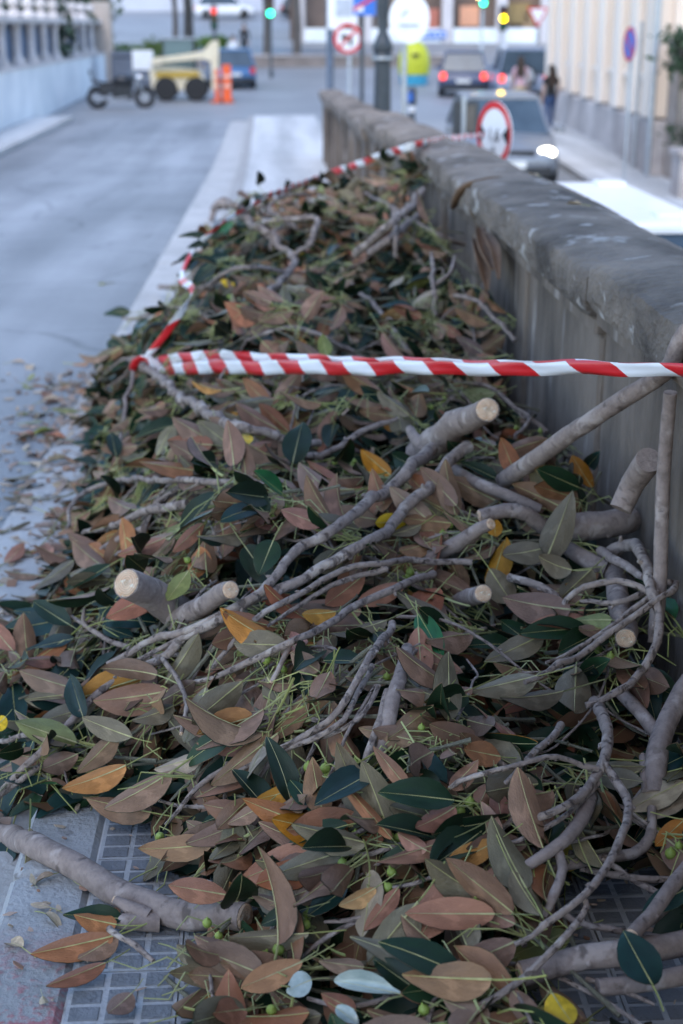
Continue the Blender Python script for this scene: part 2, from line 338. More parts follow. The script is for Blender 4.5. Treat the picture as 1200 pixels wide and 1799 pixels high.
# patterned paving tiles near the viewer, three by four raised pads each
tb = MB(); T = .2
tb.box((0, 0, -.0115), (T-.003, T-.003, .021), mi=1)
for i in range(3):
    for j in range(4):
        tb.box(((i-1)*.0645, (j-1.5)*.0487, -.0015), (.0545, .0385, .006), mi=0, taper=.95)
tile_me = tb.mesh('paving_tile', [pad_m, groove_m])
for r in range(19):
    for c in range(7):
        y = 1.15 + r*T; x = -.39 + T*.5 + c*T
        if x > 1.0: continue
        o = link('paving_tile', tile_me, sidewalk); o.location = (x, y, zs(y)+random.uniform(-.0015, .0015))
        o.rotation_euler = (-.03+random.uniform(-.006, .006), random.uniform(-.006, .006), random.uniform(-.004, .004))
# kerb stones and gutter slabs
kerb = structure(thing('kerb', None, None, (0, 0, 0)))
kb = MB(); kb.bbox((0, 0, -.15), (.168, .793, .3), .012); kerb_me = kb.mesh('kerb_stone', kerb_m)
y = .6
while y < 41.6:
    o = link('kerb_stone', kerb_me, kerb); o.location = (-.4785, y, zs(y)+.002+random.uniform(-.003, .003)); o.rotation_euler = (math.atan((zs(y+.4)-zs(y-.4))/.8), 0, random.uniform(-.004, .004)); y += .8
gut = structure(thing('gutter', None, None, (0, 0, 0)))
gb = MB(); gb.bbox((0, 0, -.05), (.505, .985, .1), .006); gut_me = gb.mesh('gutter_slab', gutter_m)
y = 1.0
while y < 41.6:
    o = link('gutter_slab', gut_me, gut); o.location = (-.82, y, zroad(y)+.014+random.uniform(-.003, .003)); o.rotation_euler = (math.atan((zs(y+.5)-zs(y-.5))), random.uniform(-.01, .01), 0); y += 1.0

# ------------------------------------------------------------------ parapet wall
wall = thing('parapet_wall', 'weathered grey parapet wall with rounded coping beside the heap of branches', 'wall', (1.2, 14, 0))
wm = MB
def wpart(b, name, m, smooth=False): 
    o = b.build(name, m, wall, smooth); o.location = (-1.2, -14, 0); return o
runs = [(-3.0, .7, .96), (.7, 4.25, .935), (4.25, 6.9, .90), (6.9, 9.6, .865), (9.6, 12.3, .80), (12.3, 15.0, .75), (15.0, 19.3, .62), (19.3, 23.7, .53), (23.7, 28.0, .44)]
for (y0, y1, zt) in runs:
    # coping block: rounded, worn cross-section lofted along the run
    prof = [(.958, -.14), (.948, -.11), (.945, -.022), (.956, -.003), (1.02, .010), (1.13, .024), (1.28, .02), (1.39, -.015), (1.44, -.05), (1.45, -.14)]
    n = len(prof); ys = frange(y0+.004, y1-.004, .07); b = MB(); V = []
    for y in ys:
        for i, (x, z) in enumerate(prof):
            e = .005*math.sin(y*5.1+i*1.7)+random.uniform(-.007, .005)
            e2 = .003*math.sin(y*4.3+i)+random.uniform(-.0025, .0025)
            ends = .012 if y in (ys[0], ys[-1]) else 0
            V.append((x+(e if i in (1, 2, 3, 8) else 0)+(ends if x < 1.2 else -ends), y, zt+z+(e2 if 0 < i < n-1 else 0)-(ends if 2 < i < 8 else 0)))
    m_ = len(ys)
    F = [(j*n+i, (j+1)*n+i, (j+1)*n+i+1, j*n+i+1) for j in range(m_-1) for i in range(n-1)]
    F += [(j*n+n-1, (j+1)*n+n-1, (j+1)*n, j*n) for j in range(m_-1)]
    F += [tuple(range(n)), tuple((m_-1)*n+i for i in range(n-1, -1, -1))]
    b.add(V, F); wpart(b, 'coping_block', coping_m, True)
    b = MB(); b.bbox((1.21, (y0+y1)/2, zt-.168), (.45, y1-y0-.006, .052), .01); wpart(b, 'ledge', wall_m)
    # rendered panels between flat pilasters
    np_ = max(2, round((y1-y0)/1.35)); st = (y1-y0)/np_
    for q in range(np_):
        a0 = y0+q*st; bot = min(zs(a0), zr(a0))-.6
        b = MB(); b.box((1.215, a0+st/2+.0, (zt-.196+bot)/2), (.39, st-.002, zt-.196-bot)); wpart(b, 'wall_panel', wall_m)
        b = MB(); pd = .026 if y0 < 6 else .05
        b.bbox((1.03, a0+.13, (zt-.197+bot)/2), (2*pd, .26, zt-.197-bot), .012); wpart(b, 'pilaster', wall_m)

# ------------------------------------------------------------------ leaves
def leaf_mesh(name, mats, droop, fold, wave, twist, shape, hi=True):
    """blade along +X from 0 to 1, top side +Z, stalk from -.5 to 0; mats: under, top, rib, stalk"""
    st = 9 if hi else 6; wd = [-.5, -.27, 0, .27, .5] if hi else [-.5, 0, .5]
    b = MB(); T = []
    for i in range(st+1):
        u = .5-.5*math.cos(math.pi*i/st)
        us = u**shape; wv = (max(0, 4*us*(1-us)))**(.66 if us < .5 else .86) if 0 < u < 1 else 0.0
        if u == 1: wv = 0.0
        row = []
        for q in wd:
            y = q*max(wv, .012)
            z = -droop*u*u + fold*abs(q)*2*wv*.5 + wave*math.sin(u*9+q*4)*abs(q)*2 + twist*(u-.3)*q*wv
            row.append(Vector((u, y, z)))
        T.append(row)
    nw = len(wd); th = .006
    P = [v+Vector((0, 0, th)) for r in T for v in r]; F = [f for i in range(st) for j in range(nw-1) for f in ((i*nw+j, (i+1)*nw+j, (i+1)*nw+j+1), (i*nw+j, (i+1)*nw+j+1, i*nw+j+1))]
    b.add(P, F, 1)
    P = [v-Vector((0, 0, th)) for r in T for v in r]
    b.add(P, [f[::-1] for f in F], 0)
    mid = nw//2                                            # raised midrib on both faces
    for sgn in ((1, -1) if hi else (-1,)):
        P = []
        for i in range(st+1):
            u = T[i][mid].x; c = T[i][mid]; hw = .030*(1-u*.85)*(1. if sgn < 0 else .7)
            P += [c+Vector((0, -hw, sgn*(th+.003))), c+Vector((0, 0, sgn*(th+.010))), c+Vector((0, hw, sgn*(th+.003)))]
        FF = [(i*3+j, (i+1)*3+j, (i+1)*3+j+1, i*3+j+1) for i in range(st) for j in range(2)]
        b.add(P, FF if sgn > 0 else [f[::-1] for f in FF], 2)
    ns = 5 if hi else 2; bend = random.uniform(-.25, .25); ln = random.uniform(.4, .62)
    pts = [Vector((-ln*(1-i/ns), bend*ln*(1-i/ns)**2, -.18*droop*(1-i/ns)-.12*ln*(1-i/ns)**2)) for i in range(ns+1)]+([Vector((.06, 0, 0))] if hi else [])
    b.tube(pts, [.0185]*len(pts), 5 if hi else 3, 3, cap=False)
    return b.mesh(name, mats, True)
LEAVES = {}
def leaves_for(pal, top, hi=True):
    key = (pal, top, hi)
    if key not in LEAVES:
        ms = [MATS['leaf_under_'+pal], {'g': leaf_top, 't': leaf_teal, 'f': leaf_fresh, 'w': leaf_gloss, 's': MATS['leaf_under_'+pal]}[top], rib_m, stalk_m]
        V = []
        for _ in range(10 if hi else 4):
            V.append(leaf_mesh('leaf', ms, random.choice((random.uniform(-.10, .15), random.uniform(.0, .34))), random.uniform(.02, .36), random.uniform(0, .035), random.uniform(-.4, .4), random.uniform(.80, 1.06), hi))
        LEAVES[key] = V
    return LEAVES[key]
def frame(base, t, n, L, W):
    t = t.normalized(); n = (n - t*n.dot(t)).normalized(); s_ = n.cross(t)
    return Matrix(((t.x*L, s_.x*W, n.x*L, base.x), (t.y*L, s_.y*W, n.y*L, base.y), (t.z*L, s_.z*W, n.z*L, base.z), (0, 0, 0, 1)))
def rand_pal(dark=.13):
    r = random.random()
    if r < .40: return 'b'
    if r < .68: return 'r' if random.random() < .48 else 'b'
    if r < .87: return 'o'
    if r < .91: return 'd'
    if r < .928: return 'a'
    if r < .945: return 'p'
    if r < .960: return 'v'
    if r < .964: return 'y'
    return 'b'

# ------------------------------------------------------------------ cut branches
def catmull(P, seg):
    P = [Vector(p) for p in P]; Q = [P[0]*2-P[1]]+P+[P[-1]*2-P[-2]]; out = []
    for i in range(1, len(Q)-2):
        a, b_, c, d = Q[i-1:i+3]; n = max(2, int((c-b_).length/seg))
        for j in range(n):
            t = j/n; out.append(.5*((2*b_)+(-a+c)*t+(2*a-5*b_+4*c-d)*t*t+(-a+3*b_-3*c+d)*t**3))
    out.append(P[-1]); return out
BR = []                                            # every branch: root object, location, sample points, leaf count
def branch(label, stems, name='cut_branch', knob=True, group='cut branches in the heap', leafy=True, cat='branch'):
    """stems: list of (pixel path with optional lift, width px at start, width px at end, flags); flags: c cut start, e cut end, k knobby"""
    root = None; samples = []
    for si, (path, w0, w1, fl) in enumerate(stems):
        P = [hit(p[0], p[1], (p[2] if len(p) > 2 else .03)+(.028 if leafy else 0)) for p in path]
        # sit the stem on the heap: the traced line is its axis
        C = catmull(P, .03 if len(path) > 2 else .05)
        n = len(C); kx = [Vector((random.gauss(0, 1), random.gauss(0, 1), random.gauss(0, 1))) for _ in range(n//3+3)]; kr = .5*min(w0, w1)/depth_k(C[0])*(.42 if 'k' in fl else .16)
        C = [c+(kx[i//3].lerp(kx[i//3+1], (i % 3)/3))*kr*(1 if 0 < i < n-1 else 0) for i, c in enumerate(C)]
        ra = .5*w0/depth_k(C[0]); rb = .5*w1/depth_k(C[-1]); rad = []
        ph = random.uniform(0, 9)
        for i in range(n):
            u = i/(n-1); r = ra+(rb-ra)*u
            if 'k' in fl: r *= .86*(1+.05*math.sin(i*2.1+ph)+random.uniform(-.06, .08)); C[i] = C[i]+Vector((random.uniform(-1, 1), random.uniform(-1, 1), random.uniform(-1, 1)))*r*.16
            else: r *= 1+.03*math.sin(i*.9+ph)+random.uniform(-.02, .03)
            if 'e' not in fl and u > .9 and ra < .02: r *= .75
            rad.append(r)
        if root is None:
            root = thing(name, label, cat, C[0], 0, group); loc = C[0].copy()
        b = MB(); sides = 14 if ra > .014 else 8
        L_ = [c-loc for c in C]
        b.tube(L_, rad, sides, 0, cap=True, uoff=random.uniform(0, 20), jit=.03)
        if n > 6:
            for i in range(3, n-2, random.choice((4, 5, 7)) if 'k' in fl else 11):
                ax = (L_[i+1]-L_[i-1]).normalized(); sd3 = (Matrix.Rotation(random.uniform(0, 6.28), 3, ax) @ ax.orthogonal().normalized()); r0 = rad[i]
                if 'k' in fl: b.tube([L_[i]+sd3*r0*.4, L_[i]+sd3*r0*1.25+ax*r0*.5, L_[i]+sd3*r0*random.uniform(1.1, 1.9)+ax*r0*random.uniform(.6, 1.6)], [r0*.55, r0*.42, r0*.22], 6, 0, jit=.1)
                else: b.lathe(L_[i]+sd3*r0*.72, [(.001, -r0*.42), (r0*.36, -r0*.2), (r0*.42, .0), (r0*.3, r0*.25), (.001, r0*.4)], 8)
        o = b.build('stem' if si == 0 else 'side_branch', bark_knob if 'k' in fl else bark, root, True)
        for flag, i0, i1 in (('c', 0, 1), ('e', -1, -2)):
            if flag in fl:
                ax = (L_[i0]-L_[i1]).normalized(); a = ax.orthogonal().normalized(); b2 = ax.cross(a); r = rad[i0]*.93; p = L_[i0]
                cb = MB(); V = [p+ax*.004]; uv = [(.5, .5)]
                for rr, off in ((.45, .005), (.86, .004), (1.0, .0005)):
                    for j in range(16):
                        an = 2*math.pi*j/16; V.append(p+ax*(off+random.uniform(-.001, .001))+(a*math.cos(an)+b2*math.sin(an))*r*rr)
                F = [(0, 1+j, 1+(j+1) % 16) for j in range(16)]
                for q in (0, 1): F += [(1+q*16+j, 17+q*16+j, 17+q*16+(j+1) % 16, 1+q*16+(j+1) % 16) for j in range(16)]
                cu = lambda i: ((V[i]-p).dot(a)/r*.5+.5, (V[i]-p).dot(b2)/r*.5+.5)
                cb.add(V, F, 0, [[cu(i) for i in f] for f in F]); cb.build('cut_face', cutwood, o)
                rb_ = MB(); ring = [p+ax*.001+(a*math.cos(2*math.pi*j/16)+b2*math.sin(2*math.pi*j/16))*r*1.03 for j in range(16)]
        samples += [(C[i], (C[min(i+1, n-1)]-C[max(i-1, 0)]).normalized()) for i in range(0, n, 3)]
    BR.append(dict(root=root, loc=loc, s=samples, n=0, leafy=leafy))
    return root
# (label, stems); pixel paths traced along the photographed sticks, third number = height above the heap
branch('thick smooth forked branch with stub lying on the tiles by the kerb', [
    ([(-30, 1452, .03), (15, 1468, .03), (70, 1490, .03), (150, 1530, .03), (230, 1578, .03), (300, 1605, .028), (360, 1610, .025), (430, 1612, .02)], 40, 52, 'e'),
    ([(262, 1612, .03), (230, 1598, .04), (203, 1582, .05)], 34, 17, 'e'), ([(280, 1620, .02), (235, 1622, .022), (195, 1620, .02)], 36, 26, '')], leafy=False)
branch('long straight bare branch crossing from heap centre down to lower left edge', [
    ([(825, 783, .12), (800, 803, .12), (745, 865, .11), (693, 917, .11), (640, 960, .10), (533, 1017, .09), (400, 1077, .08), (323, 1120, .08), (293, 1150, .08), (207, 1193, .08), (117, 1270, .08), (67, 1323, .07), (-10, 1410, .06)], 25, 13, 'ck'),
    ([(285, 1155, .08), (310, 1195, .08), (326, 1240, .08), (319, 1288, .07)], 11, 9, 'ek'), ([(120, 1270, .07), (60, 1290, .07), (-10, 1302, .06)], 12, 10, 'k')])
branch('slender bare branch running parallel above the long straight branch', [
    ([(757, 788, .11), (720, 825, .11), (680, 860, .11), (587, 927, .10), (533, 960, .10), (490, 1003, .10), (460, 1040, .09), (420, 1062, .09), (345, 1100, .09), (300, 1118, .09), (250, 1130, .08), (190, 1168, .07)], 26, 13, 'k'),
    ([(430, 1058, .09), (350, 1108, .08), (260, 1150, .08), (200, 1190, .07)], 13, 9, 'k')])
branch('knobby twin twig arching over brown leaves in the heap middle', [
    ([(830, 988, .08), (737, 983, .09), (673, 990, .09), (600, 1003, .09), (527, 1043, .09), (467, 1077, .08), (400, 1140, .07), (370, 1180, .06)], 14, 12, 'k'),
    ([(680, 1000, .08), (600, 1022, .08), (530, 1062, .07), (470, 1100, .06)], 13, 9, 'k')])
branch('knobby grey twig just below the twin twig, ending among olive leaves', [
    ([(760, 1010, .07), (690, 1035, .08), (630, 1063, .08), (587, 1093, .08), (533, 1120, .08), (500, 1137, .08), (400, 1177, .07), (340, 1200, .05)], 17, 13, 'k'),
    ([(508, 1137, .07), (492, 1170, .06), (478, 1197, .05)], 11, 9, 'e')])
branch('pair of parallel ridged sticks slanting through the foreground leaves', [
    ([(690, 1095, .06), (680, 1113, .07), (640, 1173, .08), (597, 1247, .08), (550, 1287, .08), (467, 1330, .07), (400, 1370, .05)], 17, 12, 'k'),
    ([(655, 1170, .05), (600, 1262, .07), (540, 1305, .07), (480, 1335, .06), (440, 1395, .05)], 13, 11, 'k'),
    ([(665, 1205, .04), (625, 1265, .05), (555, 1300, .04)], 11, 10, 'k')])
branch('smooth upright stick sunk between leaves below the green bud', [
    ([(716, 1140, .06), (705, 1180, .06), (690, 1230, .05), (678, 1290, .03), (664, 1340, .0)], 22, 30, '')])
branch('dark thin stick left of the smooth upright stick', [
    ([(680, 1215, .04), (660, 1275, .05), (648, 1325, .03), (632, 1385, .01)], 16, 18, 'k'), ([(668, 1195, .04), (610, 1290, .06), (590, 1345, .05), (556, 1402, .03)], 8, 7, 'k')])
branch('arched branch looping over at the heap right side beside the sawn log', [
    ([(1055, 985, .03), (1080, 962, .07), (1112, 952, .12), (1135, 985, .14), (1147, 1037, .12), (1158, 1080, .11), (1153, 1133, .10), (1127, 1190, .09), (1067, 1223, .07), (1030, 1240, .04)], 28, 13, 'k'),
    ([(1055, 968, .06), (1090, 990, .1), (1130, 1015, .11)], 18, 14, 'c')])
branch('pale twin twig with a hairpin bend at the right edge of heap', [
    ([(1150, 1035, .11), (1170, 1020, .13), (1187, 1020, .13), (1180, 1035, .13), (1153, 1053, .13), (1093, 1100, .12), (1033, 1143, .10), (987, 1170, .09), (923, 1200, .07)], 14, 15, 'k'),
    ([(1150, 1045, .11), (1080, 1093, .11), (1040, 1120, .10), (960, 1165, .07)], 14, 9, 'k')])
branch('thin curved twig fanning left from the arched branch', [
    ([(1150, 1045, .1), (1123, 1030, .11), (1083, 1020, .11), (1033, 1030, .10), (997, 1053, .08), (985, 1075, .06)], 15, 12, 'k'),
    ([(1133, 1040, .09), (1100, 1057, .09), (1060, 1062, .08), (1020, 1057, .06)], 14, 9, 'k')])
branch('grey twig with torn tip lying under olive leaves, right of the round stump', [
    ([(895, 1015, .06), (925, 1025, .07), (960, 1040, .06), (985, 1055, .04)], 18, 15, 'k')])
branch('strongly curved branch bending like a hook in the lower right foreground', [
    ([(1045, 1235, .02), (1055, 1250, .05), (1070, 1290, .09), (1063, 1337, .11), (1033, 1385, .11), (987, 1420, .10), (945, 1437, .09), (905, 1452, .07)], 28, 13, 'k'),
    ([(1062, 1345, .11), (1093, 1397, .11), (1100, 1450, .11), (1083, 1495, .10), (1047, 1552, .09), (1013, 1585, .09), (960, 1627, .08), (905, 1660, .06)], 20, 14, 'k'),
    ([(1025, 1580, .085), (1030, 1590, .08), (1000, 1635, .08), (960, 1680, .075), (910, 1725, .06), (833, 1773, .05), (790, 1800, .04)], 14, 15, 'k'),
    ([(1050, 1375, .1), (1000, 1430, .08), (940, 1462, .07), (880, 1485, .05)], 13, 9, 'k')])
branch('smooth brown branch diving behind the hooked branch toward the tiles', [
    ([(1035, 1400, .07), (1020, 1440, .07), (987, 1477, .06), (933, 1517, .05), (880, 1552, .03)], 30, 17, ''),
    ([(978, 1488, .05), (988, 1530, .04), (972, 1575, .03), (955, 1610, .01)], 17, 18, '')])
branch('knobby arching twig above the hooked branch in the lower right', [
    ([(1050, 1352, .12), (1000, 1337, .13), (960, 1333, .13), (900, 1347, .11), (833, 1367, .08), (790, 1385, .06)], 12, 11, 'k'),
    ([(985, 1275, .06), (965, 1300, .08), (940, 1320, .09), (905, 1365, .08), (880, 1390, .06)], 17, 10, 'k')])
branch('thick smooth log lying flat on paving at the bottom right corner', [
    ([(915, 1712, .03), (1000, 1694, .035), (1067, 1683, .04), (1130, 1672, .04), (1240, 1650, .04)], 44, 46, 'c')], leafy=False)
branch('second smooth log right below the corner log on paving', [
    ([(1050, 1735, .02), (1147, 1723, .025), (1240, 1708, .03)], 32, 34, '')], leafy=False)
branch('straight grey stick leaning across the logs at the lower right edge', [
    ([(1110, 1645, .07), (1157, 1590, .08), (1240, 1480, .1)], 27, 28, 'c')], leafy=False)
branch('thin rough stick lying on the tiles under the corner logs', [
    ([(1030, 1720, .01), (1075, 1738, .012), (1150, 1765, .01)], 12, 10, 'k'), ([(1000, 1500, .03), (1060, 1510, .035), (1110, 1545, .03), (1160, 1570, .03), (1172, 1600, .02), (1145, 1625, .02)], 13, 13, 'k')], leafy=False)
branch('two thin sticks crossing the tiles under the hooked branch', [
    ([(930, 1530, .02), (1000, 1520, .03), (1060, 1508, .03), (1110, 1500, .03), (1140, 1470, .05), (1145, 1420, .06)], 18, 22, ''),
    ([(1020, 1525, .02), (1100, 1545, .03), (1180, 1545, .03)], 14, 15, 'k'), ([(985, 1600, .02), (1040, 1625, .02), (1120, 1640, .02), (1210, 1650, .02)], 15, 15, 'k')], leafy=False)
branch('forked thick grey branch standing at the right edge of the heap', [
    ([(1230, 1180, .05), (1200, 1217, .06), (1170, 1277, .06), (1155, 1333, .05), (1150, 1400, .02)], 36, 40, ''),
    ([(1090, 1215, .02), (1120, 1245, .04), (1155, 1290, .05)], 24, 26, ''), ([(1130, 1330, .03), (1133, 1390, .03)], 15, 14, 'c')])
branch('sawn grey log with pale round end facing forward under the looping twigs', [
    ([(1075, 1000, .03), (1088, 1060, .06), (1099, 1122, .10)], 38, 38, 'e')], leafy=False)
branch('thick sawn log with pale oval end pointing up below the barrier tape', [
    ([(735, 800, .0), (775, 765, .09), (815, 738, .19), (856, 720, .30)], 56, 42, 'e'), ([(757, 790, .05), (735, 775, .07), (720, 755, .08)], 30, 16, '')])
branch('short stout grey log section without leaves beside the wall', [
    ([(985, 935, .05), (1040, 925, .06), (1085, 918, .07), (1104, 914, .07)], 52, 48, 'e')], leafy=False)
branch('small sawn stump with round pale end among leaves in the heap centre', [
    ([(800, 1062, .0), (825, 1052, .06), (849, 1043, .13)], 30, 33, 'e')])
branch('thick sawn log with slanting pale cut beside the dark green rosette', [
    ([(310, 1075, .0), (270, 1050, .12), (222, 1025, .27)], 62, 52, 'e')], leafy=False)
branch('short sawn branch with round pale cut left of the long bare branches', [
    ([(310, 1095, .0), (350, 1065, .09), (405, 1037, .19)], 40, 32, 'e')], leafy=False)
branch('curved brown sawn branch piece with torn end near the heap centre', [
    ([(843, 907, .10), (885, 895, .12), (925, 902, .11), (965, 935, .05)], 24, 28, 'c')], leafy=False)
branch('brown sawn branch pointing up at the curved sawn piece', [
    ([(745, 985, .04), (800, 955, .07), (862, 921, .17)], 30, 22, 'e')])
branch('crossing bare twigs below the sawn log under the tape', [
    ([(800, 825, .06), (850, 855, .07), (900, 875, .06), (950, 895, .04)], 18, 22, ''), ([(1000, 965, .03), (1040, 985, .04), (1065, 1000, .03)], 26, 36, '')])
branch('rough twig curving down the left flank toward the road', [
    ([(490, 852, .03), (400, 848, .05), (300, 845, .07), (225, 843, .08), (175, 853, .08), (150, 866, .07), (125, 893, .06), (117, 928, .04)], 13, 11, 'k')])
branch('short rough branch on the left flank above the sawn logs', [
    ([(330, 885, .03), (292, 890, .06), (250, 900, .06), (210, 920, .06), (145, 936, .05)], 19, 11, 'k'), ([(252, 930, .05), (215, 945, .05), (178, 965, .04)], 13, 11, '')])
branch('branch carrying the tape knot on the left flank of the heap', [
    ([(235, 632, .12), (262, 650, .12), (300, 680, .11), (340, 710, .10), (400, 745, .08), (500, 772, .05), (560, 780, .02)], 13, 22, 'k'),
    ([(240, 640, .11), (225, 690, .09), (215, 745, .06), (210, 790, .03)], 9, 8, 'k'), ([(245, 640, .11), (215, 632, .1), (190, 650, .06)], 8, 6, 'k')])
branch('bare branch buried under leaves between tape and sawn log', [
    ([(500, 790, .04), (560, 800, .05), (640, 760, .06), (700, 735, .05)], 14, 12, 'k')])
branch('curly twigs poking out at the far left rim of the heap', [
    ([(372, 388, .12), (378, 365, .16), (400, 358, .16), (425, 375, .14), (455, 405, .1), (490, 425, .06), (520, 460, .03)], 9, 14, 'k'),
    ([(455, 400, .1), (470, 388, .12), (520, 385, .12), (555, 388, .1), (545, 425, .07), (515, 450, .04)], 10, 13, 'k'), ([(500, 390, .08), (480, 410, .08), (475, 440, .04)], 8, 8, 'k')])
branch('forked pale stick rising near the far end beside the wall', [
    ([(625, 448, .02), (660, 420, .08), (700, 385, .14), (745, 335, .2)], 17, 13, 'k'), ([(650, 445, .02), (690, 415, .06), (740, 375, .1)], 13, 12, ''), ([(695, 450, .02), (697, 410, .06), (690, 370, .1)], 9, 8, 'k')])
branch('long bent stick across the far part of the heap', [
    ([(520, 460, .06), (500, 490, .07), (470, 520, .06), (430, 555, .05)], 14, 11, 'k'), ([(505, 480, .06), (440, 470, .07), (390, 485, .06), (350, 515, .04)], 10, 8, 'k')])
branch('upright twig with drooping leaves near the wall behind the tape', [
    ([(765, 555, .03), (762, 500, .08), (758, 445, .1)], 10, 8, 'k'), ([(765, 500, .06), (790, 480, .08), (800, 450, .08)], 8, 6, '')])
branch('leafy branch draped at the far right foot of the wall', [
    ([(905, 600, .03), (870, 560, .09), (840, 530, .11), (790, 520, .08)], 10, 9, 'k')])
branch('leafy branch spread over the heap just behind the tape', [
    ([(620, 620, .02), (560, 590, .06), (500, 575, .07), (430, 600, .06)], 11, 8, 'k')])
branch('leafy branch on the road side of the heap behind the knot', [
    ([(380, 560, .03), (300, 540, .06), (245, 560, .06), (215, 560, .05)], 9, 6, 'k'), ([(280, 505, .05), (340, 505, .05), (390, 500, .03)], 7, 6, 'k')])
branch('leafy branch at the far left corner of the heap', [
    ([(520, 400, .02), (470, 370, .06), (500, 345, .09), (560, 340, .08)], 8, 6, 'k')])
branch('leafy branch heaped against the far wall section', [
    ([(820, 430, .02), (760, 410, .06), (690, 365, .09), (640, 340, .08)], 9, 7, 'k')])
branch('leafy branch filling the middle behind the tape', [
    ([(720, 620, .02), (680, 560, .07), (640, 520, .08), (600, 490, .07)], 11, 8, 'k')])
branch('leafy branch in the dark hollow between tape and wall', [
    ([(960, 760, .0), (910, 720, .04), (860, 680, .06), (800, 670, .05)], 11, 9, 'k'), ([(905, 770, .02), (930, 735, .05), (900, 715, .05)], 9, 8, 'k')])
branch('leafy branch forming the lower left fringe above bare tiles', [
    ([(430, 1330, .02), (370, 1365, .04), (330, 1400, .04), (290, 1450, .03)], 12, 9, 'k'), ([(400, 1340, .03), (390, 1420, .03), (350, 1470, .02)], 10, 8, 'k')])
branch('fig bearing branch at the bottom centre of the heap', [
    ([(760, 1700, .02), (680, 1755, .03), (600, 1770, .035), (540, 1755, .04)], 12, 10, 'k'), ([(700, 1600, .02), (640, 1610, .03), (570, 1620, .03)], 11, 9, 'k')])
branch('fig bearing branch across the lower middle of the heap', [
    ([(900, 1440, .04), (830, 1500, .05), (760, 1540, .05), (690, 1560, .05)], 12, 9, 'k'), ([(720, 1480, .03), (650, 1500, .04), (600, 1500, .04)], 11, 9, 'k')])
branch('small broken leafy sprig lying by itself on the front tiles', [
    ([(192, 1632, .02), (215, 1645, .025), (240, 1660, .02), (270, 1690, .01)], 14, 12, 'k')])
branch('branch ending in a dark green rosette at the left edge of the heap', [
    ([(230, 1140, .02), (185, 1120, .05), (150, 1095, .08), (148, 1070, .1)], 12, 9, 'k'), ([(150, 1100, .07), (120, 1080, .08)], 8, 7, 'k')])
branch('leafy branch hanging over the kerb at the left picture edge', [
    ([(80, 1340, .02), (40, 1370, .04), (5, 1400, .05), (-30, 1430, .05)], 12, 10, 'k')])

# two sticks that lean on the wall
def free_branch(label, P, r0, r1, cut=''):
    C = catmull([Vector(p) for p in P], .03); loc = C[0].copy(); root = thing('cut_branch', label, 'branch', loc, 0, 'cut branches in the heap')
    n = len(C); rad = [r0+(r1-r0)*i/(n-1)+random.uniform(-.0006, .0008) for i in range(n)]
    b = MB(); b.tube([c-loc for c in C], rad, 12, 0, uoff=random.uniform(0, 9), jit=.03); b.build('stem', bark, root, True)
    BR.append(dict(root=root, loc=loc, s=[(c, Vector((0, 0, 1))) for c in C[::3]], n=0, leafy=False)); return root
h0 = hit(885, 845, .05); lean = [h0]
for px, py in ((950, 800), (1008, 758), (1030, 745), (1090, 705), (1150, 668), (1180, 640), (1195, 600)):
    lean.append(atX(px, py, min(.925, h0.x+(.925-h0.x)*(px-885)/(1150-885))))
free_branch('grey branch slanting from the heap up to the wall coping under the tape', lean+[lean[-1]+Vector((.06, -.05, .12))], .026, .02, 'c')
free_branch('upright stick leaning against wall face at the right edge', [atX(1150, 1130, .90), atX(1160, 1010, .92), atX(1163, 905, .925), atX(1168, 800, .925), atX(1178, 690, .92)], .018, .016)
free_branch('short thick sawn log leaning at the wall foot behind leaves', [atX(1090, 895, .86), atX(1112, 850, .89), atX(1140, 808, .9)], .028, .033)

# ------------------------------------------------------------------ leaves onto the branches
TREE = [(i, p, t) for i, b in enumerate(BR) for (p, t) in b['s']]
TP = np.array([[p.x, p.y, p.z] for _, p, _ in TREE])
LEAFY = np.array([BR[i]['leafy'] for i, _, _ in TREE])
def nearest(p):
    d = np.sum((TP-np.array(p))**2, axis=1) + np.where(LEAFY, 0, 1e3)
    for _ in range(6):
        j = int(np.argmin(d)); bi = TREE[j][0]
        if BR[bi]['n'] < 285: return bi, TREE[j][2]
        d = d + np.where(np.array([t[0] for t in TREE]) == bi, 1e4, 0)
    return bi, TREE[j][2]
def put_leaf(p, t, n, L, W, pal, top, bi=None):
    if bi is None: bi, _ = nearest(p)
    b = BR[bi]; b['n'] += 1
    me = random.choice(leaves_for(pal, top))
    return link('leaf', me, b['root'], frame(p-b['loc'], t, n, L, W))
def proj(p):
    v = p-EYE; z = v.dot(FWD); return 600+FPX*v.dot(RGT)/z, 900-FPX*v.dot(UPV)/z, z
CUTS = [(853,720,34),(848,1043,26),(222,1025,36),(403,1038,26),(1099,1122,30),(860,921,20),(1060,920,50),(845,905,22)]
BARE = [[(-40,1455),(90,1420),(250,1442),(290,1560),(430,1590),(440,1640),(330,1640),(300,1799),(-40,1799)],[(1010,1560),(1130,1530),(1160,1620),(1050,1640),(1000,1620)],[(950,1690),(1200,1640),(1230,1799),(1010,1799)]]
def inside(x, y, P):
    c = False
    for i in range(len(P)):
        (x0, y0), (x1, y1) = P[i], P[i-1]
        if (y0 > y) != (y1 > y) and x < (x1-x0)*(y-y0)/(y1-y0)+x0: c = not c
    return c
SPX = np.array([proj(p) for _, p, _ in TREE])
TPX = np.array([proj(hit(250, 640, .17).lerp(atX(1215, 650, .89), q)) for q in np.linspace(0, 1, 60)])
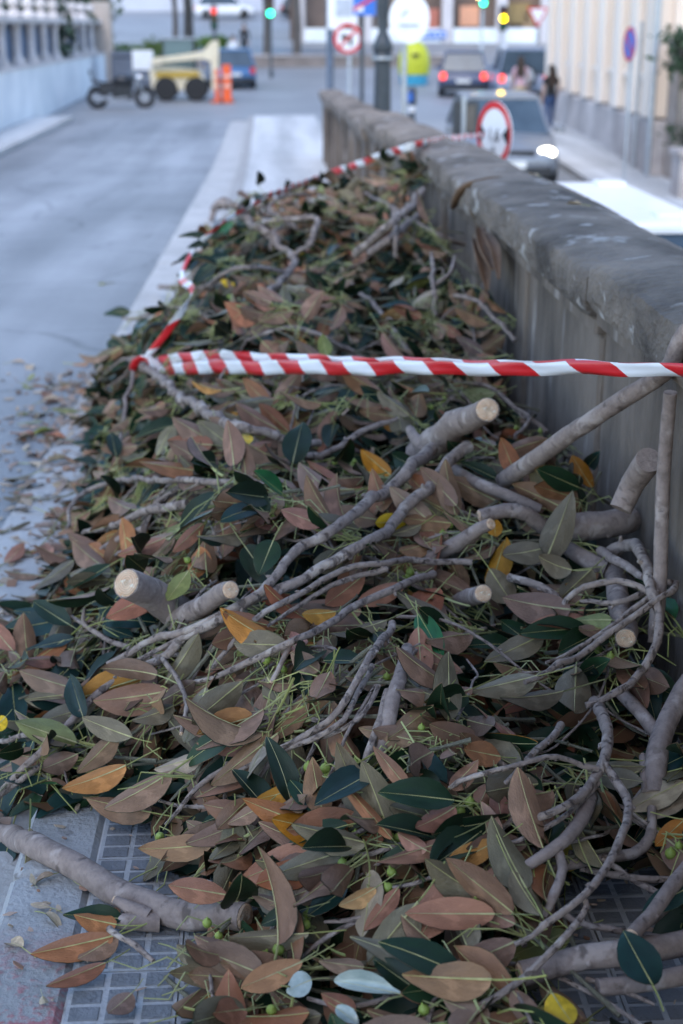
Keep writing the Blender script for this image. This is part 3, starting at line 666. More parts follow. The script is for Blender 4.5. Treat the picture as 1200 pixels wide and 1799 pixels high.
def crowded(p, t, L, keep=.8):
    for f in (.1, .5, .9):
        x, y, z = proj(p+t*L*f)
        for cx, cy, r in CUTS:
            if (x-cx)**2+(y-cy)**2 < r*r: return True
        for P in BARE:
            if inside(x, y, P): return True
        d2 = (SPX[:, 0]-x)**2+(SPX[:, 1]-y)**2; m = (d2 < 19**2) & (SPX[:, 2] > z-.01) & (SPX[:, 2] < z+.35)
        if m.any() and random.random() < keep: return True
        d2 = (TPX[:, 0]-x)**2+(TPX[:, 1]-y)**2
        if ((d2 < 28**2) & (TPX[:, 2] > z-.05)).any(): return True
    return False
# --- leaves traced one by one: base px, tip px, width px, palette, face up (u underside, t top), lift
LT = [(865,1722,708,1718,72,'b','u'),(800,1545,735,1655,66,'r','u'),(735,1585,645,1692,70,'o','u'),(905,1655,800,1702,58,'b','u'),(872,1520,856,1612,44,'r','u'),
(900,1530,950,1625,42,'o','u'),(878,1475,785,1530,40,'a','u'),(800,1418,730,1466,42,'r','u'),(788,1476,662,1522,36,'r','u'),(860,1375,838,1426,34,'r','u'),
(872,1385,884,1462,34,'r','u'),(900,1400,955,1442,30,'a','u'),(880,1330,814,1318,48,'r','u'),(1012,1172,1008,1256,62,'o','u'),(1003,1072,884,1060,68,'b','u'),
(962,962,880,985,52,'o','u'),(1005,1002,944,990,46,'o','u'),(962,978,1000,888,52,'o','u'),(1040,1000,985,1052,50,'o','u'),(955,1115,852,1168,56,'o','u'),
(945,1188,828,1216,44,'o','u'),(772,1034,720,1090,54,'r','u'),(735,1102,741,1206,44,'r','u'),(712,1024,628,1060,36,'r','u'),(778,990,678,1000,24,'b','u'),
(693,925,650,842,44,'r','u'),(587,872,525,818,54,'b','u'),(565,924,494,895,38,'r','u'),(514,815,531,740,50,'v','t'),(308,944,228,966,46,'b','u'),
(358,920,302,970,34,'r','u'),(350,962,348,1020,42,'r','u'),(388,885,402,990,54,'b','u'),(332,1003,294,1056,38,'v','u'),(266,1428,154,1407,46,'b','u'),
(358,1328,270,1352,36,'p','u'),(316,1472,250,1546,48,'o','u'),(432,1450,470,1516,38,'o','u'),(412,1438,402,1532,50,'o','u'),(522,1385,455,1410,38,'a','u'),
(440,1424,364,1426,42,'b','u'),(412,1198,487,1296,54,'b','u'),(362,1208,332,1312,50,'o','u'),(300,1214,170,1240,58,'b','u'),(306,1240,236,1276,40,'o','u'),
(232,1296,150,1268,40,'o','u'),(222,1345,118,1396,42,'a','u'),(205,1290,140,1365,40,'b','u'),(545,1640,404,1652,38,'o','u'),(532,1690,424,1738,50,'a','u'),
(432,1712,358,1766,38,'a','u'),(625,1775,565,1748,34,'r','u'),(455,1420,400,1450,36,'b','u'),(470,1190,500,1255,46,'o','u'),(560,1180,512,1150,36,'b','u'),
(680,1090,580,1130,36,'o','u'),(640,1010,570,1070,40,'r','u'),(590,1075,530,1085,34,'a','u'),(465,1105,415,1150,36,'v','u'),(860,1000,900,1060,46,'o','u'),
(830,1210,700,1260,40,'b','u'),(760,1240,680,1310,46,'b','u'),(990,1215,870,1245,40,'o','u'),(920,1310,830,1235,20,'r','u'),(790,1385,840,1345,34,'b','u'),
(750,1495,700,1470,30,'r','u'),(690,1475,595,1370,24,'r','u'),(720,1390,655,1310,28,'r','u'),(660,1560,600,1600,34,'a','u'),(590,1540,480,1600,42,'b','u'),
(560,1500,505,1540,34,'p','u'),(700,1560,640,1640,34,'r','u'),(860,1790,780,1760,44,'b','u'),(900,1740,945,1799,40,'b','u'),(960,1740,1030,1795,30,'d','u'),
(640,1700,560,1690,32,'b','u'),(520,1600,440,1570,30,'b','u'),(410,1590,400,1550,30,'a','u'),(350,1690,310,1660,30,'o','u'),(470,1680,420,1640,30,'b','u'),
# tops
(130,1085,5,1112,50,'b','T'),(132,1062,76,1072,32,'b','T'),(112,1082,22,1074,20,'b','T'),(160,1060,212,1038,40,'b','t'),(172,1070,248,1058,44,'b','T'),
(180,1100,236,1122,30,'b','T'),(185,1092,268,1082,46,'b','T'),(132,1122,45,1142,26,'b','T'),(146,1152,84,1212,56,'b','T'),(125,1100,60,1060,36,'b','t'),
(1147,1732,1094,1638,72,'b','T'),(1100,886,1014,880,44,'v','f'),(790,1482,668,1504,34,'b','t'),(612,1450,500,1478,34,'b','t'),(775,1405,725,1345,36,'b','t'),
(540,1596,455,1622,30,'b','t'),(745,1748,656,1688,46,'b','t'),(610,1560,540,1610,40,'b','T'),(480,950,455,1010,44,'b','t'),(470,905,425,860,40,'b','t'),
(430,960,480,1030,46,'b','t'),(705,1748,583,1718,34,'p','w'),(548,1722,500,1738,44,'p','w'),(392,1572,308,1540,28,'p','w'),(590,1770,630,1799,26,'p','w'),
(1075,1090,1003,1088,38,'v','u'),(970,1745,1005,1805,52,'y','u'),(1205,1372,1104,1420,44,'p','u'),(1205,1438,1150,1492,34,'a','u'),(1040,858,1004,802,34,'a','u'),
(1135,800,1062,790,34,'o','u'),(1125,850,1050,840,36,'o','u'),(896,792,966,768,42,'b','u'),(380,742,390,774,26,'y','u'),(412,766,446,776,24,'y','u'),
(868,912,870,954,26,'a','u'),(20,1335,-8,1450,60,'b','T'),(18,1470,-5,1575,50,'b','T'),(52,1455,42,1562,30,'o','u'),(60,1300,20,1380,40,'b','T'),
(10,1260,-15,1285,26,'y','u'),(205,1625,130,1612,44,'r','u'),(200,1645,54,1682,52,'r','u'),(206,1642,138,1692,46,'b','u'),(186,1692,80,1738,34,'r','u'),
(232,1745,190,1786,44,'b','u'),(215,1615,110,1605,40,'b','t'),(120,1120,20,1195,36,'r','u'),(1210,1560,1130,1600,40,'v','T'),(1200,1330,1150,1350,34,'b','T'),
(735,1080,778,1150,40,'v','f'),(450,565,402,540,36,'r','u'),(430,575,408,540,30,'r','u'),(460,600,500,640,36,'b','u'),(550,880,560,945,40,'b','u'),
(70,960,15,1005,38,'r','u'),(130,985,60,1040,34,'o','u'),(90,930,40,985,36,'b','u'),(870,690,800,700,34,'v','u'),(930,540,905,575,20,'a','u')]
for (bx, by, tx, ty, wp, pal, up) in LT:
    lf = .06 + random.uniform(0, .035)
    ph = pile(hit(bx, by).x, hit(bx, by).y)-gz(hit(bx, by).x, hit(bx, by).y)
    if ph < .05: lf = .022
    A = hit(bx, by, lf+.012); k = depth_k(A)
    n0 = pnormal(A.x, A.y); view = (EYE-A).normalized()
    # the tip lies on the heap plane through the base, tilted a little to the viewer
    n = (n0*.75+view*.5+Vector((random.uniform(-.12, .12), random.uniform(-.12, .12), 0))).normalized()
    d = ray(tx, ty); B = EYE + d*((A-EYE).dot(n)/d.dot(n))
    t = B-A; L = t.length
    if L > .24: t = t*(.24/L); L = .24
    W = wp/k*1.08
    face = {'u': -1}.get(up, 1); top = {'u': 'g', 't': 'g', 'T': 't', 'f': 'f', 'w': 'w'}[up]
    if pal == 'y': top = 's'
    put_leaf(A, t, n*face, L, W, pal, top)

# --- sprigs of leaves over the heap
def in_pile(x, Y, margin=.0):
    if not PY[0] < Y < PY[-1]: return False
    return np.interp(Y, PY, PXL)+margin < x < .95
SLOPE = Vector((-1, -.35, 0)).normalized()
def p_near(Y): return Y < 2.6
FACE = Vector((0, -.94, .34))           # the heap's flank leans its leaves out over the low front end
def sprig(x, Y, nl, indiv=True, sub=None, dirv=None, dark=.10, lift=.02):
    base = Vector((x, Y, pile(x, Y)+lift)); n0 = pnormal(x, Y)
    if dirv is None:
        a = random.gauss(0, .95); dirv = Matrix.Rotation(a, 3, 'Z') @ SLOPE
    dirv = (dirv - n0*dirv.dot(n0)).normalized()
    topup = random.random() < dark
    out = []
    for i in range(nl):
        a = random.uniform(-1.15, 1.15) if i else 0
        t = Matrix.Rotation(a, 3, n0) @ dirv
        el = random.gauss(.06, .36); t = (t + n0*el).normalized()
        L = random.uniform(.115, .178)*(.95 if p_near(Y) else 1); W = L*random.uniform(.36, .46)
        tw = random.gauss(0, .58)
        n = Matrix.Rotation(tw, 3, t) @ (n0+.45*FACE)
        st = L*random.uniform(.3, .5)
        p = base + t*st + n0*(.006*i) - dirv*random.uniform(0, .10) + Vector((random.uniform(-.02, .02), random.uniform(-.02, .02), 0))
        # stay above the ground
        g = gz(p.x, p.y)+.008
        if p.z < g: p.z = g
        tip = p+t*L
        g2 = gz(tip.x, tip.y)+.008
        if tip.z < g2: t = (t+Vector((0, 0, (g2-tip.z)/L))).normalized()
        if tip.x > .985: continue
        if (p.y < 2.75 and p.x < -.17 and p.y > 1.4) and random.random() < .8: continue
        pal = rand_pal(); tu = topup if random.random() < .9 else not topup
        top = 'g' if random.random() < .85 else 't'
        if random.random() < .025: top = 'f'
        if crowded(p, t, L, .8): continue
        out.append((p, t, n if tu else -n, L, W, pal, top))
    return base, dirv, out
grass_twigs = 0
twig_data = {}
def do_sprigs(N, ylo, yhi, nl, figp):
    cnt = 0; tries = 0
    while cnt < N and tries < N*20:
        tries += 1
        Y = ylo+(yhi-ylo)*random.random(); x = random.uniform(-1.0, .95)
        if not in_pile(x, Y, .04): continue
        if Y < 2.55 and x > .55 and random.random() < .8: continue     # thin cover where the paving shows
        if Y < 2.1 and x > .45: continue
        qx, qy, _ = proj(Vector((x, Y, pile(x, Y))))
        if any(inside(qx, qy, P) for P in BARE): continue
        bi, t = nearest((x, Y, pile(x, Y)))
        tt = t if random.random() < .6 else -t
        dirv = None
        if random.random() < .45 and abs(t.z) < .8: dirv = Matrix.Rotation(random.gauss(0, .6), 3, 'Z') @ (t if t.dot(SLOPE) > 0 else -t)
        base, dv, lv = sprig(x, Y, random.randint(*nl), dirv=dirv, dark=.5 if (Y > 5.5 and x < -.1) else .06, lift=random.uniform(.0, .05) if Y < 5.5 else random.uniform(0, .13))
        for l in lv: put_leaf(*l, bi=bi)
        twig_data.setdefault(bi, []).append((base, dv))
        if random.random() < figp:
            b = BR[bi]
            for _ in range(random.randint(2, 5)):
                q = base+dv*random.uniform(-.03, .05)+Vector((random.uniform(-.04, .04), random.uniform(-.04, .04), random.uniform(.02, .045)))
                o = link('fig', fig_me, b['root'], Matrix.Translation(q-b['loc']) @ Matrix.Scale(random.uniform(.8, 1.2), 4))
        cnt += 1
fb = MB(); fb.lathe((0, 0, 0), [(.001, -.009), (.006, -.0075), (.009, -.003), (.0095, .002), (.007, .007), (.0025, .0095), (.002, .013)], 10); fig_me = fb.mesh('fig', fig_m, True)
for (fx, fy) in [(603,1485),(612,1478),(560,1497),(564,1518),(602,1517),(585,1540),(572,1545),(682,1560),(688,1533),(541,1605),(537,1625),(465,1680),(482,1731),(477,1775),(745,1775),(281,1470),(403,522),(330,985)]:
    p = hit(fx, fy, .075); bi, _ = nearest(p); b = BR[bi]
    o = link('fig', fig_me, b['root'], Matrix.Translation(p-b['loc']) @ Euler((random.uniform(-1, 1), random.uniform(-1, 1), 0)).to_matrix().to_4x4())
    sb = MB(); sb.tube([p-b['loc']+Vector((0, 0, .0)), p-b['loc']+Vector((random.uniform(-.02, .02), .02, -.02)), p-b['loc']+Vector((random.uniform(-.03, .03), .03, -.05))], .0022, 5, cap=False)
    o2 = sb.build('fig_stalk', stalk_m, b['root'], True)
do_sprigs(44, 1.55, 2.6, (6, 10), .34)
do_sprigs(80, 2.5, 4.0, (6, 10), .12)
do_sprigs(96, 3.9, 6.2, (6, 9), .06)
do_sprigs(118, 6.0, 12.4, (5, 8), .0)
# leafy twig that carries each sprig
for bi, tw in twig_data.items():
    b = BR[bi]; m = MB()
    for base, dv in tw:
        n0 = pnormal(base.x, base.y)
        p0 = base-dv*random.uniform(.14, .34)-n0*random.uniform(.01, .04); side = dv.cross(n0)*random.uniform(-.03, .03)
        C = catmull([p0, base-dv*.06+side, base+dv*.02+n0*.01], .03)
        m.tube([c-b['loc'] for c in C], [.0048-.002*i/len(C)+random.uniform(-.0006, .0009) for i in range(len(C))], 6, 0, uoff=random.uniform(0, 9), jit=.08)
        for _ in range(random.randint(5, 9)):                       # loose stalks that lost their blades
            q = base-dv*random.uniform(-.02, .08); e = (Matrix.Rotation(random.uniform(-1.4, 1.4), 3, n0) @ dv)*random.uniform(.06, .19); sd2 = e.cross(n0)*random.uniform(-.25, .25)
            m.tube([q-b['loc'], q+e*.35+n0*random.uniform(.01, .045)+sd2*.7-b['loc'], q+e*.7+n0*random.uniform(.01, .05)+sd2-b['loc'], q+e+n0*random.uniform(-.01, .03)-b['loc']], [.0019, .0017, .0015, .0012], 4, 1, cap=False)
    o = m.build('leafy_twigs', [bark_green, stalk_m], b['root'], True); o['kind'] = 'stuff'
# --- long thin bare twigs that cross over the leaves
for bi, tw in twig_data.items():
    b = BR[bi]
    for base, dv in tw:
        if random.random() > .72: continue
        n0 = pnormal(base.x, base.y); d0 = (Matrix.Rotation(random.gauss(0, .5), 3, n0) @ dv)*random.choice((1, -1)); q = base-dv*.05; P = []; hgt = random.uniform(.02, .05); cv = random.gauss(0, .55); st_ = random.uniform(.07, .13)
        for i in range(random.randint(4, 7)):
            z = pile(q.x, q.y); z = max(z, gz(q.x, q.y))
            P.append(Vector((q.x, q.y, z+hgt+.03*math.sin(i*1.3))))
            q = q+Vector((d0.x, d0.y, 0)).normalized()*st_; d0 = Matrix.Rotation(cv*.5+random.gauss(0, .12), 3, 'Z') @ d0
            if q.x > .90 or any(inside(*proj(Vector((q.x, q.y, z+hgt)))[:2], B) for B in BARE[:1]): break
        if len(P) < 3: continue
        C = catmull(P, .025); n = len(C); r0 = random.uniform(.0034, .0062)
        m = MB(); m.tube([c-b['loc'] for c in C], [r0*(1-.45*i/n)*(1+random.uniform(-.12, .16)) for i in range(n)], 6, 0, uoff=random.uniform(0, 9), jit=.06)
        for i in range(2, n-1, 4):
            e = Vector((random.gauss(0, 1), random.gauss(0, 1), random.uniform(0, 1))).normalized()
            m.tube([C[i]-b['loc'], C[i]+e*r0*2.2-b['loc']], [r0*.6, r0*.3], 5)
        m.build('twig', bark_knob if random.random() < .7 else bark_green, b['root'], True)
# --- the leaves deeper in the heap, past counting
def leaf_mass(name, N, ylo, yhi, depth, label, road=False):
    V = []; F = []; MI = []; RN = []; mats = []; idx = {}
    vo = 0; cnt = 0
    while cnt < N:
        Y = random.uniform(ylo, yhi); x = random.uniform(-1.05, .97)
        if not in_pile(x, Y, .03): continue
        if Y < 2.6 and x > .5 and random.random() < .72: continue
        h = pile(x, Y)-gz(x, Y); n0 = (pnormal(x, Y)+Vector((random.gauss(0, .35), random.gauss(0, .35), 0))).normalized()
        z = pile(x, Y) - (.42+.58*random.uniform(.0, 1))*min(depth, h*.95) + .008
        a = random.gauss(0, 1.2); t = Matrix.Rotation(a, 3, 'Z') @ SLOPE; t = (t-n0*t.dot(n0)+n0*random.uniform(-.3, .3)).normalized()
        L = random.uniform(.10, .165); W = L*random.uniform(.36, .47)
        tip = Vector((x, Y, z))+t*L
        if tip.x > .985 or (Y < 2.75 and x < -.17): continue
        z = max(z, gz(x, Y)+.006)
        if tip.z < gz(tip.x, tip.y)+.006: t = (t+Vector((0, 0, (gz(tip.x, tip.y)+.006-tip.z)/L))).normalized()
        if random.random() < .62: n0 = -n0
        n0 = -n0  # dark tops mostly face up, so their colour deepens the shade in the gaps
        if any(inside(*proj(Vector((x, Y, z))+t*L*f)[:2], P) for P in BARE for f in (0, .5, 1)) : continue
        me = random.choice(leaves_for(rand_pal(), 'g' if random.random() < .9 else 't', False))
        key = me.name
        if key not in CACHE:
            co = np.empty(len(me.vertices)*3); me.vertices.foreach_get('co', co)
            CACHE[key] = (co.reshape(-1, 3), [tuple(p.vertices) for p in me.polygons], [p.material_index for p in me.polygons], [m for m in me.materials])
        co, fs, mi, mm = CACHE[key]
        M = np.array(frame(Vector((x, Y, z)), t, n0, L, W)); co2 = co @ M[:3, :3].T + M[:3, 3]
        V.append(co2); loc_ = []
        for m in mm:
            if m.name not in idx: idx[m.name] = len(mats); mats.append(m)
            loc_.append(idx[m.name])
        F += [tuple(i+vo for i in f) for f in fs]; MI += [loc_[i] for i in mi]; RN += [random.random()]*len(fs); vo += len(co2); cnt += 1
    me = bpy.data.meshes.new(name); me.from_pydata(np.concatenate(V).tolist(), [], F)
    for m in mats: me.materials.append(m)
    me.polygons.foreach_set('material_index', MI); me.polygons.foreach_set('use_smooth', [True]*len(F))
    at = me.attributes.new('rnd', 'FLOAT', 'FACE'); at.data.foreach_set('value', RN); me.update()
    o = link(name, me); tag(o, label, 'leaves', None, 'stuff'); return o
CACHE = {}
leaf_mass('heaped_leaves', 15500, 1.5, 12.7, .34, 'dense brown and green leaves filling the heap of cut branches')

# ------------------------------------------------------------------ litter on road, kerb and tiles
ll = 'dry fallen leaf lying loose on the road or paving beside the heap'
dryp = ['b', 'b', 'p', 'o', 'd', 'v', 'r']
def loose(x, Y, z=None, pal=None, top='s', L=None, label=ll, group='loose fallen leaves', tilt=.25):
    pal = pal or random.choice(dryp)
    z = (gz(x, Y)+ (.03 if -1.08 < x < -.56 else .008)) if z is None else z
    t = Vector((random.uniform(-1, 1), random.uniform(-1, 1), random.uniform(-.05, .12))).normalized(); n = Vector((random.gauss(0, tilt*.5), random.gauss(0, tilt*.5), 1))
    L = L or random.uniform(.07, .15); o = link('fallen_leaf', random.choice(leaves_for(pal, top)), None, frame(Vector((x, Y, z)), t, n*random.choice((1, -1)), L, L*random.uniform(.35, .5)))
    if label == ll:
        w_ = 'road asphalt' if x < -1.08 else ('pale gutter strip' if x < -.56 else 'paving tiles')
        label = 'loose %s leaf fallen on the %s beside the heap' % ({'b': 'brown', 'p': 'dry tan', 'o': 'olive', 'd': 'dark brown', 'v': 'yellow green', 'r': 'rust red'}[pal], w_)
        group = 'loose leaves on the '+w_
    return tag(o, label, 'leaf', group)
c = 0
while c < 120:
    Y = random.uniform(3.0, 8.8); xl = float(np.interp(Y, PY, PXL)); x = xl-abs(random.gauss(0, .28))+.08
    loose(x, Y); c += 1
for (px, py, pal) in [(45,775,'b'),(60,770,'p'),(20,640,'p'),(55,645,'p'),(190,500,'v'),(75,710,'p'),(35,690,'d'),(60,768,'v')]:
    d = ray(px, py); p = EYE+d*(( -.12-1.6)/(d.z+.03*d.y)); loose(p.x, p.y, p.z+.012, pal)
for (px, py, pal) in [(62,1560,'p'),(95,1540,'p'),(80,1610,'p'),(40,1670,'p'),(75,1755,'p'),(140,1560,'b'),(175,1560,'r'),(90,1600,'p')]:
    d = ray(px, py); p = EYE+d*((.004-1.6)/(d.z+.03*d.y)); loose(p.x, p.y, p.z+.006, pal, L=random.uniform(.03, .07))
def chips(name, N, f, label, cat):
    b = MB()
    for _ in range(N):
        x, Y = f(); z = gz(x, Y)+(.022 if -1.09 < x < -.56 else .006); s_ = random.uniform(.005, .022)*random.choice((.6, 1, 1.3))*(1 if name == 'wood_chips' else .4); a = random.uniform(0, 6.3); el = random.uniform(1, 3)
        M = Matrix.Translation((x, Y, z)) @ Euler((random.gauss(0, .25), random.gauss(0, .25), a)).to_matrix().to_4x4(); k_ = random.randint(4, 6)
        b.prism([(math.cos(6.283*q/k_)*s_*el*random.uniform(.6, 1.1), math.sin(6.283*q/k_)*s_*random.uniform(.5, 1.1)) for q in range(k_)], 0, random.uniform(.001, .004), 'Z', random.choice((0, 0, 0, 1, 1, 2)), M)
    o = b.build(name, [chip_m, MATS['leaf_under_p'], MATS['leaf_under_b'], MATS['leaf_under_d']]); tag(o, label, cat, None, 'stuff')
def near_heap():
    Y = random.uniform(2.9, 8.5); return float(np.interp(Y, PY, PXL))-abs(random.gauss(0, .3))+.12, Y
chips('wood_chips', 1100, near_heap, 'pale wood chips and crushed leaves strewn along the gutter', 'wood chips')
chips('crumbs', 260, lambda: (random.uniform(-.55, .9), random.uniform(1.5, 3.0)), 'small bits of bark and leaf scattered on the tiles', 'debris')

# ------------------------------------------------------------------ barrier tape
tape_m = bpy.data.materials.new('striped_tape'); tape_m.use_nodes = True; MATS['striped_tape'] = tape_m
N_, L_n, b_n = nodes_of(tape_m); uvn = N_.new('ShaderNodeTexCoord'); sp = N_.new('ShaderNodeSeparateXYZ'); L_n.new(uvn.outputs['UV'], sp.inputs[0])
ma = N_.new('ShaderNodeMath'); ma.operation = 'MULTIPLY_ADD'; L_n.new(sp.outputs[0], ma.inputs[0]); ma.inputs[1].default_value = .16; L_n.new(sp.outputs[1], ma.inputs[2])
fr = N_.new('ShaderNodeMath'); fr.operation = 'FRACT'; L_n.new(ma.outputs[0], fr.inputs[0])
gt = N_.new('ShaderNodeMath'); gt.operation = 'GREATER_THAN'; gt.inputs[1].default_value = .5; L_n.new(fr.outputs[0], gt.inputs[0])
mx = N_.new('ShaderNodeMix'); mx.data_type = 'RGBA'; mx.inputs[6].default_value = (.80, .79, .80, 1); mx.inputs[7].default_value = (.62, .015, .02, 1)
L_n.new(gt.outputs[0], mx.inputs[0]); L_n.new(mx.outputs[2], b_n.inputs['Base Color']); b_n.inputs['Roughness'].default_value = .32
tape = thing('barrier_tape', 'red and white striped barrier tape strung around the heap', 'tape', hit(250, 640, .17))
TL = Vector(tape.location)
def ribbon(name, P, W, roll, period=.37, sag=0, phase=0, fold=0):
    """P path; W width list; roll list: angle of the ribbon's width from vertical"""
    C = catmull(P, .03); n = len(C); b = MB(); V = []; uv = []; ln = 0; th = .0006
    for i, c in enumerate(C):
        u = i/(n-1); t = (C[min(i+1, n-1)]-C[max(i-1, 0)]).normalized()
        side = t.cross(Vector((0, 0, 1))).normalized(); upv = side.cross(t)
        a = np.interp(u, np.linspace(0, 1, len(roll)), roll); wd = np.interp(u, np.linspace(0, 1, len(W)), W)
        d = upv*math.cos(a)+side*math.sin(a); nn = t.cross(d)
        if i: ln += (c-C[i-1]).length
        ss = Vector((0, 0, -sag*4*u*(1-u)))
        for q in (-.5, -.17, .17, .5):
            V.append(c+ss+d*wd*q+nn*(fold*(.25-q*q)*wd*2+.003*math.sin(i*.45+q*5))+Vector((0, 0, .0025*math.sin(i*.23)+.002*math.sin(i*.61)))-TL)
        uv.append(ln/period+phase)
    F = []; U = []
    for i in range(n-1):
        for j in range(3):
            F.append((i*4+j, i*4+j+1, (i+1)*4+j+1, (i+1)*4+j)); U.append([(j/3, uv[i]), ((j+1)/3, uv[i]), ((j+1)/3, uv[i+1]), (j/3, uv[i+1])])
    b.add(V, F, 0, U); o = b.build(name, tape_m, tape, True)
    s_ = o.modifiers.new('thickness', 'SOLIDIFY'); s_.thickness = .0008; return o
K = TL; Ks = K+Vector((.05, -.03, -.005))
E1 = atX(1215, 650, .89); 
ribbon('front_strand', [Ks+Vector((.03, -.02, -.03)), K.lerp(E1, .18)+Vector((0, 0, -.012)), K.lerp(E1, .5)+Vector((0, 0, -.006)), E1], [.045, .056, .052, .044, .036, .032], [.05, 0, .05, .1, .2, .3], fold=.05)
ribbon('rear_strand', [Ks+Vector((.02, .05, .012)), K.lerp(E1, .2)+Vector((.02, .06, .022)), K.lerp(E1, .5)+Vector((.02, .03, .012)), E1+Vector((.005, .02, .0))], [.04, .048, .042, .03, .024, .02], [.1, .05, .1, .15, .2, .3], phase=.32, fold=.04)
ribbon('knot_loop', [K+Vector((-.05, .0, -.03)), K+Vector((-.02, -.03, .02)), K+Vector((.03, -.045, .03)), K+Vector((.07, -.04, -.01)), Ks+Vector((.04, -.02, -.03))], [.03, .045, .04, .05, .06], [.5, .9, .3, -.3, .1], phase=.6)
rear = [K, hit(300, 575, .24), hit(338, 513, .27), hit(318, 487, .24), hit(340, 440, .25), hit(385, 397, .26), hit(470, 345, .24)]
ribbon('side_strand', rear, [.03, .036, .04, .026, .034, .03, .03], [.6, .4, .8, 1.2, .3, .7, .4], phase=.1)
far0 = rear[-1]; SIGN = atY(873, 236, 13.7)
ribbon('far_strand', [far0, atY(560, 312, 10.8), atY(655, 280, 9.9), atX(735, 254, .93), atX(795, 243, 1.46), SIGN+Vector((-.12, -.05, .0))], [.04, .045, .05, .045, .035], [.4, .2, .4, .2, .3], phase=.4)

# ------------------------------------------------------------------ dry curled leaves on the wall
hm = 'dry brown curled leaf sheath lying across the wall coping'
dry = mat('dry_sheath', (.22, .125, .07), .75, (.09, .052, .032), 4, 6, .4, 20, spec=.3)
def sheath(label, P, W, name='dry_leaf'):
    C = catmull([Vector(p) for p in P], .02); loc = C[0].copy(); n = len(C); b = MB(); V = []
    for i, c_ in enumerate(C):
        u = i/(n-1); t = (C[min(i+1, n-1)]-C[max(i-1, 0)]).normalized(); sd_ = t.cross(Vector((0, 0, 1))).normalized(); up_ = sd_.cross(t)
        wd = W*math.sin(math.pi*min(1, .12+u*.85))**.8
        for q in range(7):
            a = (q/6-.5)*3.6; V.append(c_-loc+sd_*math.sin(a)*wd*.5+up_*(1-math.cos(a))*wd*.4)
    b.add(V, [(i*7+j, i*7+j+1, (i+1)*7+j+1, (i+1)*7+j) for i in range(n-1) for j in range(6)])
    o = b.build(name, dry, None, True); o.location = loc; s_ = o.modifiers.new('thickness', 'SOLIDIFY'); s_.thickness = .0025
    return tag(o, label, 'leaf')
sheath(hm, [atX(795, 368, .94), atX(815, 345, .95)+Vector((0, 0, .015)), atX(845, 324, 1.0)+Vector((0, 0, .01)), atX(882, 312, 1.1)], .055)
sheath('dry brown leaf hanging down the wall below the curled sheath', [atX(842, 400, .93), atX(852, 440, .915), atX(866, 475, .90)], .06)
sheath('withered brown leaf hanging lowest at the wall behind the tape', [atX(835, 420, .91), atX(848, 460, .90), atX(856, 510, .88)], .06)
sheath('narrow dark dry leaf hanging between the two other hanging ones', [atX(852, 410, .92), atX(870, 445, .91), atX(876, 490, .89)], .04)
for (px, py, X_) in ((1021, 376, 1.2), (945, 318, 1.3)):
    p = atX(px, py, X_); loose(p.x, p.y, .90+.045 if p.y < 6.9 else .91, 'p', L=.06, label='small pale leaf fallen on the wall coping', group='pale leaves on the coping')

# ------------------------------------------------------------------ street furniture: signs, posts, lamp
white_p = mat('white_paint', (.78, .79, .80), .45, (.70, .71, .72), 6, 4)
red_p = mat('red_paint', (.60, .02, .025), .4, (.50, .02, .022), 6, 4)
blue_p = mat('blue_paint', (.04, .16, .55), .4, (.03, .13, .45), 6, 4)
black_p = mat('black_paint', (.02, .02, .022), .45, (.012, .012, .013), 6, 4)
iron_m = mat('dark_iron', (.035, .045, .055), .45, (.022, .028, .034), 8, 4, .1, spec=.5)
steel_m = mat('galvanised_steel', (.46, .48, .50), .42, (.36, .38, .40), 10, 4, metal=.5)
def obj_disc(b, R_, t0, t1, mi, n=40): b.lathe((0, 0, 0), [(R_*.002, t0), (R_, t0), (R_, t1), (R_*.002, t1)], n, mi, 'Y')
def ring_mesh(b, r0, r1, y, mi, n=44):
    P = [(r*math.cos(2*math.pi*j/n), y, r*math.sin(2*math.pi*j/n)) for r in (r0, r1) for j in range(n)]
    b.add(P, [(j, n+j, n+(j+1) % n, (j+1) % n) for j in range(n)], mi)
def poly_flat(b, pts, y, mi): b.add([(x, y, z) for x, z in pts], [tuple(range(len(pts)))], mi)
def text_part(txt, size, loc, parent, m):
    cu = bpy.data.curves.new('lettering', 'FONT'); cu.body = txt; cu.size = size; cu.align_x = 'CENTER'; cu.align_y = 'CENTER'
    tmp = bpy.data.objects.new('tmp', cu); COL.objects.link(tmp); dg = bpy.context.evaluated_depsgraph_get()
    me = bpy.data.meshes.new_from_object(tmp.evaluated_get(dg)); bpy.data.objects.remove(tmp); me.materials.clear(); me.materials.append(m)
    o = link('lettering', me, parent); o.location = loc; o.rotation_euler = (math.pi/2, 0, 0); return o
# width limit sign, turned to the ramp
gzr = zr(13.7)
s = thing('width_limit_sign', 'round red rimmed width limit sign with black triangles behind the wall', 'traffic sign', (SIGN.x, SIGN.y, gzr+.13), R(-66))
h = SIGN.z-gzr-.13
b = MB(); obj_disc(b, .30, .0, .008, 0); f = b.build('sign_face', [white_p], s); f.location = (0, -.03, h)
b = MB(); ring_mesh(b, .235, .298, -.004, 0); o = b.build('red_rim', red_p, f)
b = MB(); poly_flat(b, [(-.25, -.09), (-.14, 0), (-.25, .09)], -.006, 0); b.build('black_triangle', black_p, f)
b = MB(); poly_flat(b, [(.25, .09), (.14, 0), (.25, -.09)], -.006, 0); b.build('black_triangle', black_p, f)
text_part('1,6', .17, (0, -.007, -.01), f, black_p); text_part('m', .10, (.0, -.007, -.13), f, black_p)
b = MB(); b.tube([(0, .02, -.2), (0, .02, h+.25)], .028, 12); b.build('pole', steel_m, s, True)
